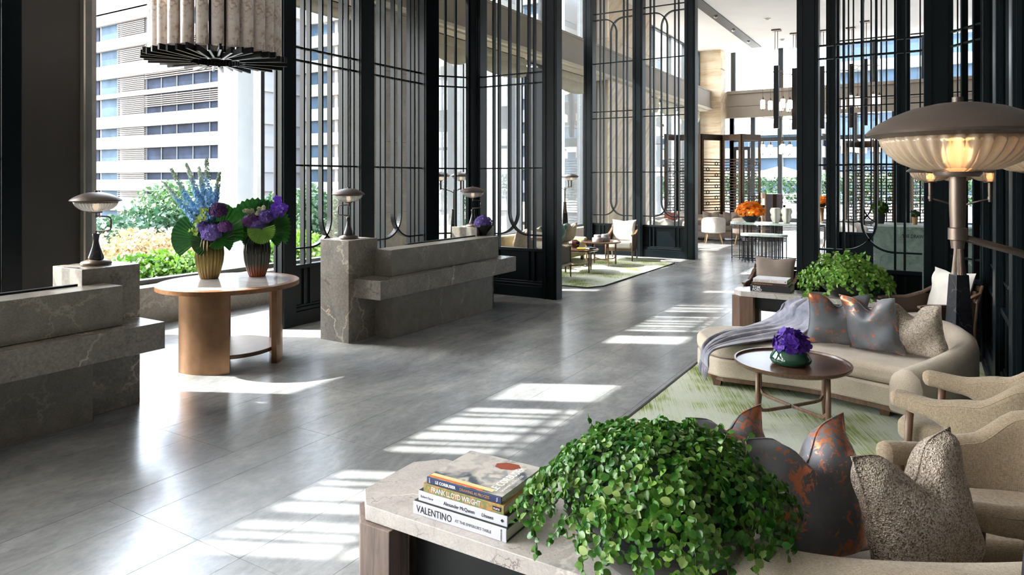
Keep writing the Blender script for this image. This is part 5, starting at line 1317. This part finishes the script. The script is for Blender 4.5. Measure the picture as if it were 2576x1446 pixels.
# ================================================================== console and bench of marble on rods
def rod_table(label, u, w, v0, v1, z, clusters, top=0.055):
    t = thing('rod_table', label, 'table', (u, (v0+v1)/2, 0), world=True, group='marble tables on black rods')
    r = w/2; pts = arc((u, v1-r), r, 0, pi, 12)+arc((u, v0+r), r, pi, 2*pi, 12)
    MB().prism(pts, z-top, z).build('marble_top', M['green_top'], t, bevel=0.006)
    for k in range(3):
        pp = [(q[0], q[1], z-top-0.03-0.035*k) for q in arc((u, v1-r+0.0), r-0.03, 0, pi, 10)+arc((u, v0+r), r-0.03, pi, 2*pi, 10)]
        MB().tube(pp, 0.008, 6, closed=True).build('ring_rail', M['black_metal'], t)
    pp = [(q[0], q[1], 0.055) for q in arc((u, v1-r), r-0.03, 0, pi, 10)+arc((u, v0+r), r-0.03, pi, 2*pi, 10)]
    MB().tube(pp, 0.010, 6, closed=True).build('foot_rail', M['black_metal'], t)
    for y in clusters:
        for k in range(3):
            for sx in (-1, 1):
                x = u+sx*(r-0.03); MB().tube([(x, y+(k-1)*0.085, 0.0), (x, y+(k-1)*0.085, z-top)], 0.011, 8).build('rod', M['black_metal'], t)
    for y in (v1-0.03, v0+0.03): MB().tube([(u, y, 0.0), (u, y, z-top)], 0.011, 8).build('rod', M['black_metal'], t)
    return t
va_, vb_ = PU(1838, 447, 17.05).y, PU(2078, 447, 17.05).y
rod_table('pale green marble console on clusters of black rods', 17.05, 0.5, vb_, va_, 0.89, [va_-0.35, (va_+vb_)/2, vb_+0.35])
vc_, vd_ = PU(1862, 447, 16.45).y, PU(1981, 447, 16.45).y
rod_table('low pale green marble bench on black rods in front of the console', 16.50, 0.36, vd_, vc_, 0.66, [vc_-0.22, (vc_+vd_)/2, vd_+0.22])
def orange_bowl(label, loc, k=1.0):
    t = thing('flower_bowl', label, 'flowers', loc, group='orange flowers in dark bowls')
    MB().lathe([(0.10*k, 0), (0.11*k, 0.01), (0.2*k, 0.10*k), (0.27*k, 0.2*k), (0.28*k, 0.215*k), (0.26*k, 0.21*k)], 36).build('bowl', M['black_bowl'], t, auto=R(40))
    m = MB()
    for _ in range(760):
        d = Vector((random.gauss(0, 1), random.gauss(0, 1), abs(random.gauss(0, 1)))).normalized(); floret(m, Vector((d.x*0.31, d.y*0.31, 0.20+d.z*0.25))*k*random.uniform(0.75, 1.08), d+Vector((random.gauss(0, .5), random.gauss(0, .5), random.gauss(0, .5))), 0.05*k*random.uniform(0.6, 1.1), 5)
    m.build('orange_blooms', M['orange_petal'], t, kind='stuff')
    MB().ball((0, 0, 0.2*k), (0.22*k, 0.22*k, 0.14*k), 14, 8).build('bloom_core', plain('orange_core', (196, 96, 16), 0.8), t)
q = PU(1887, 447, 17.05); orange_bowl('bright orange flowers in a dark bowl on the marble console', (q.x, q.y, 0.891))
for px, s in ((1951, 'left one of two white lobed vases on the marble console'), (1979, 'right one of two white lobed vases on the marble console')):
    q = PU(px, 447, 17.0); t = thing('lobed_vase', s, 'vase', (q.x, q.y, 0.891), group='white lobed vases'); t.scale = (0.86, 0.86, 1.0)
    MB().lathe([(0.075, 0), (0.085, 0.03), (0.11, 0.09), (0.125, 0.14), (0.105, 0.185), (0.135, 0.24), (0.14, 0.29), (0.115, 0.33), (0.125, 0.34), (0.11, 0.34)], 48, flute=lambda a, z: 1+0.10*math.cos(6*a)).build('body', M['soft_white'], t, smooth=True)
    MB().lathe([(0.112, 0.338), (0.118, 0.346), (0.10, 0.346)], 32).build('lip', M['soft_white'], t)

# ================================================================== folding bronze lattice screens
def folding(label, pxs, Ya, Yb, zt, zl, mirror_=False):
    pts = [D(px, 452, Ya if i % 2 == 0 else Yb) for i, px in enumerate(pxs)]
    c = sum(pts, Vector())/len(pts)
    t = thing('folding_screen', label, 'screen', (c.x, c.y, 0), world=True, group='bronze folding lattice screens')
    for i, (p, q) in enumerate(zip(pts[:-1], pts[1:])):
        p = Vector((p.x, p.y, 0)); q = Vector((q.x, q.y, 0)); T = (q-p); L = T.length; T.normalize(); N = Vector((-T.y, T.x, 0)); up = Vector((0, 0, 1))
        A = lambda f, z: p+T*(0.01+(L-0.02)*f)+up*z
        e = 0.045/L
        for f in (e, 1-e): MB().bar(A(f, 0.0), A(f, zt), 0.085, 0.05, N).build('stile', M['bronze_dark'], t)
        for z in (zt-0.1, 0.12): MB().bar(A(2*e, z), A(1-2*e, z), 0.2 if z > 1 else 0.16, 0.045, N).build('rail', M['bronze_dark'], t)
        z = 0.30; k = 0
        while z < zl:
            MB().bar(A(2*e, z), A(1-2*e, z), 0.032, 0.03, N).build('lattice_bar', M['bronze_dark'], t)
            if k % 2 == 0 and z+0.1 < zl:
                f = 0.30 if (k//2) % 2 == 0 else 0.72; cpt = A(f, z+0.05); r = 0.075
                dm = [cpt+T*r, cpt+up*r*0.85, cpt-T*r, cpt-up*r*0.85]
                MB().sweep(dm, [(-0.012, -0.013), (0.012, -0.013), (0.012, 0.013), (-0.012, 0.013)], up=N, closed=True).build('lattice_diamond', M['bronze_dark'], t)
            z += 0.095; k += 1
    return t
folding('bronze folding lattice screen behind the orange flowers', [1672, 1705, 1764, 1817, 1865, 1913], 22.8, 23.3, 3.42, 2.62)
folding('bronze folding lattice screen glimpsed behind the green marble counter', [2126, 2168, 2205, 2250, 2292, 2336], 21.0, 21.5, 3.1, 2.45)

# ================================================================== lounge seating beyond
def barrel_chair(label, loc, rz, mat='white_cloth'):
    t = thing('barrel_chair', label, 'chair', loc, rz, group='pale barrel chairs')
    pts = [(0.22, -0.29), (0.0, -0.31), (-0.2, -0.25), (-0.30, 0.0), (-0.2, 0.25), (0.0, 0.31), (0.22, 0.29)]; bp = smooth_path([Vector(q) for q in pts], 5); n = len(bp)
    tops = [0.60+0.20*math.sin(pi*i/(n-1))**0.8 for i in range(n)]
    shell([(q.x, q.y) for q in bp], tops, [0.34]*n, 0.07).build('back', M[mat], t, smooth=True)
    MB().lathe([(0.26, 0.32), (0.28, 0.36), (0.28, 0.43), (0.25, 0.46)], 28).build('seat', M[mat], t, auto=R(60))
    for sx, sy in ((1, 1), (1, -1), (-1, 1), (-1, -1)): MB().tube([(sx*0.17, sy*0.17, 0.34), (sx*0.25, sy*0.24, 0.0)], [0.024, 0.013], 8).build('leg', M['oak'], t, smooth=True)
    return t
q = G(1795, 612); barrel_chair('pale barrel chair with oak legs left of the marble console', (q.x, q.y, 0), R(20))
q = D(2098, 600, 18.2); barrel_chair('pale barrel chair seen in the slit beside the dark post', (q.x, q.y, 0), R(200))
q = D(2148, 600, 18.8); barrel_chair('pale barrel chair seen through the curved bars beside the counter', (q.x, q.y, 0), R(250))
q = D(1872, 600, 20.2); barrel_chair('pale barrel chair seen behind the rods of the console', (q.x, q.y, 0), R(10), 'mush')
def banquette(label, p0, p1, mat, depth_=0.8, h=0.78):
    p0 = Vector((p0.x, p0.y, 0)); p1 = Vector((p1.x, p1.y, 0)); T = (p1-p0); L = T.length; rz = math.atan2(T.y, T.x); c = (p0+p1)/2
    t = thing('banquette_sofa', label, 'sofa', (c.x, c.y, 0), rz)
    MB().box(-L/2, L/2, -0.3, depth_-0.3, 0.08, 0.30).build('base', M[mat], t, bevel=0.02)
    n = max(1, int(L/0.9))
    for k in range(n): MB().box(-L/2+L*k/n+0.005, -L/2+L*(k+1)/n-0.005, -0.32, depth_-0.48, 0.304, 0.44).build('seat_cushion', M[mat], t, bevel=0.03)
    MB().box(-L/2, L/2, depth_-0.46, depth_-0.3, 0.304, h).build('back', M[mat], t, bevel=0.04)
    for x in (-L/2+0.06, L/2-0.12): MB().box(x, x+0.06, -0.25, -0.19, 0, 0.08).build('foot', M['walnut'], t)
    return t
banquette('mushroom long sofa in front of the folding lattice screen', D(1700, 452, 22.0), D(1905, 452, 21.6), 'mush')
banquette('pale low sofa behind the panel of the farther tall screen', D(1622, 452, 19.0), D(1718, 452, 18.6), 'cream', 0.8, 0.74)
gq = 'scatter cushions on the far sofas'
for px, Y, mt, s in ((1690, 21.85, 'rust', 'rust velvet cushion on the far mushroom sofa'), (1722, 21.8, 'white_cloth', 'white cushion next to the rust cushion on the far sofa'), (1786, 21.7, 'tweed', 'flecked cushion above the pale barrel chair on the far sofa'), (1838, 21.5, 'mush', 'mushroom cushion beside the orange flowers on the far sofa'), (1858, 21.4, 'tweed', 'flecked cushion right behind the orange flowers on the far sofa')):
    q = D(px, 560, Y); pillow(s, (q.x, q.y, 0.445), (-C, -S), 14, 0.55, 0.48, 0.16, M[mt], 0.05, int(px), group=gq)
for px, Y, mt, s in ((1655, 18.75, 'white_cloth', 'white cushion behind the lower curve of the farther screen'), (1694, 18.6, 'white_cloth', 'white cushion behind the right bay of the farther screen')):
    q = D(px, 560, Y); pillow(s, (q.x, q.y, 0.445), (-C, -S), 14, 0.5, 0.42, 0.16, M[mt], 0.05, int(px), group=gq)
def pedestal_table(label, loc, r=0.42, z=0.72):
    t = thing('pedestal_table', label, 'table', loc, group='oak pedestal tables')
    MB().lathe([(r-0.02, z-0.035), (r, z-0.02), (r, z)], 40).build('top', M['oak'], t, auto=R(40)); MB().lathe([(0.2, 0), (0.2, 0.03), (0.06, 0.07), (0.05, 0.3), (0.07, z-0.036)], 20).build('pedestal', M['oak'], t, smooth=True)
q = D(1748, 600, 21.1); pedestal_table('oak pedestal table behind the post of the farther screen', (q.x, q.y, 0))
def small_plant(label, loc, r, mat='leaf_bright', pot='walnut', ph=0.12, size=0.03, n=500):
    t = thing('potted_plant', label, 'plant', loc, group='small potted plants')
    MB().lathe([(r*0.45, 0), (r*0.55, ph*0.3), (r*0.65, ph), (r*0.58, ph)], 20).build('pot', M[pot], t, auto=R(40)); m = MB(); foliage(m, (0, 0, ph+r*0.75), (r, r, r*0.85), n, size, 0.6); m.ball((0, 0, ph+r*0.7), r*0.8, 12, 8); m.build('foliage', M[mat], t, kind='stuff')
small_plant('tiny green plant on the oak pedestal table', (q.x, q.y, 0.721), 0.11)
# grey mauve service stand with sconces
q = D(1943, 560, 23.2); t = thing('service_stand', 'mauve grey service stand with two sconces behind the white vases', 'cabinet', (q.x, q.y, 0), R(31.2-90))
mv = plain('mauve_lacquer', (132, 120, 128), 0.5)
MB().box(-0.27, 0.27, -0.2, 0.2, 0, 1.42).build('carcass', mv, t, bevel=0.004); MB().box(-0.06, 0.06, -0.215, -0.2, 0, 1.42).build('dark_panel', M['bronze_dark'], t); MB().box(-0.31, -0.275, -0.2, 0.2, 0, 1.46).build('side_post', M['oak'], t)
for sx in (-0.34, 0.36): MB().lathe([(0.035, 0), (0.035, 0.22)], 14, (sx, -0.1, 1.05)).build('sconce_glass', M['jar_glass'], t); MB().box(sx-0.03, sx+0.03, -0.13, -0.07, 0.97, 1.05).build('sconce_holder', M['bronze_dark'], t)
q = D(2068, 510, 24.0); pedestal_table('tall oak pedestal table far behind the dark post', (q.x, q.y, 0), 0.5, 0.95); orange_bowl('small bowl of orange flowers seen in the slit beside the dark post', (q.x, q.y, 0.951), 0.8)

# ================================================================== green marble counter
gu = 12.7; y1 = PU(2197, 447, gu).y
t = thing('marble_counter', 'green marble welcome counter behind the bars on the right', 'counter', (gu+0.35, y1-1.0, 0), world=True)
MB().box(gu, gu+0.035, y1-2.2, y1, 0, 1.14).build('front_slab', M['green_marble'], t, bevel=0.003)
MB().box(gu+0.036, gu+0.72, y1-0.035, y1, 0, 1.14).build('end_slab', M['green_top'], t, bevel=0.003)
MB().box(gu-0.015, gu+0.74, y1-2.2, y1+0.015, 1.14, 1.17).build('counter_top', M['green_top'], t, bevel=0.003)
MB().box(gu+0.04, gu+0.70, y1-2.19, y1-0.04, 0, 1.13).build('carcass', M['lacquer_dark'], t)
text('THE DRAWING ROOM', 0.078, M['ink_black'], t, Matrix.Translation(Vector((gu-0.001, PU(2269, 447, gu).y, 0.97))-OFF[t]) @ SP, 'lettering', bold=0.001, space=1.0, sx=0.74)
q = PU(2214, 447, gu+0.3); small_plant('round moss ball plant in a dark pot on the green counter', (q.x, q.y, 1.171), 0.13, 'leaf_bright', 'black_bowl', 0.16, 0.03, 900)
q = PU(2302, 447, gu+0.3); small_plant('sparse plant in a wooden pot on the green counter', (q.x, q.y, 1.171), 0.07, 'leaf_mid', 'oak', 0.12, 0.03, 120)

# ================================================================== pendants of glowing jars
def pendant(label, p, tiers=((6.12, 5.02), (4.32, 3.28)), z0=3.9, z1=6.35):
    t = thing('pendant_light', label, 'pendant lamp', (p.x, p.y, z0-0.8), world=True, group='pendants of glowing glass jars')
    MB().box(p.x-0.16, p.x+0.16, p.y-0.16, p.y+0.16, CEIL-0.05, CEIL-0.001).build('canopy', M['bronze_dark'], t)
    for sx in (-1, 1): MB().tube([RGT*0.05*sx+Vector((p.x, p.y, z1)), RGT*0.05*sx+Vector((p.x, p.y, CEIL-0.05))], 0.012, 6).build('drop_rod', M['bronze_dark'], t)
    MB().box(p.x-0.09, p.x+0.09, p.y-0.09, p.y+0.09, z0, z1).build('post', M['black_metal'], t)
    for (za, zj) in tiers:
        for k in range(4):
            a = YAW-pi/2+pi/2*k+(0.35 if k % 2 else 0); d = Vector((math.cos(a), math.sin(a), 0)); L = (0.53, 0.34, 0.53, 0.36)[k]
            e = Vector((p.x, p.y, za))+d*L
            MB().tube([Vector((p.x, p.y, za)), e], 0.013, 6).build('arm', M['bronze_dark'], t)
            MB().tube([e+Vector((0, 0, 0.06)), Vector((e.x, e.y, zj+0.05))], 0.007, 5).build('wire', M['bronze_dark'], t)
            MB().lathe([(0.05, 0.0), (0.035, 0.06), (0.012, 0.12)], 10, (e.x, e.y, zj)).build('jar_cap', M['bronze_dark'], t)
            MB().lathe([(0.07, -0.36), (0.09, -0.34), (0.09, -0.03), (0.06, 0.0)], 14, (e.x, e.y, zj)).build('glass_jar', M['jar_glass'], t, smooth=True)
            MB().lathe([(0.012, -0.42), (0.02, -0.36)], 6, (e.x, e.y, zj)).build('finial', M['bronze_dark'], t)
            l = bpy.data.objects.new('bulb', None)
            bpy.data.objects.remove(l)
for px, py, s in ((1953, 75, 'leftmost, above the orange flowers'), (1999, 84, 'partly hidden by the dark post'), (2068, 77, 'seen in the slit right of the dark post'), (2140, 70, 'seen through the middle bars on the right'), (2176, 54, 'rightmost behind the bars')):
    pendant('hanging pendant of glowing glass jars, '+s, G(px, py, CEIL))
pendant('hanging pendant of glowing glass jars behind the right bay of the farther screen', D(1634, 300, 27.0), ((6.6, 5.55), (5.0, 3.98), (3.3, 2.4)), 1.9, 7.3)
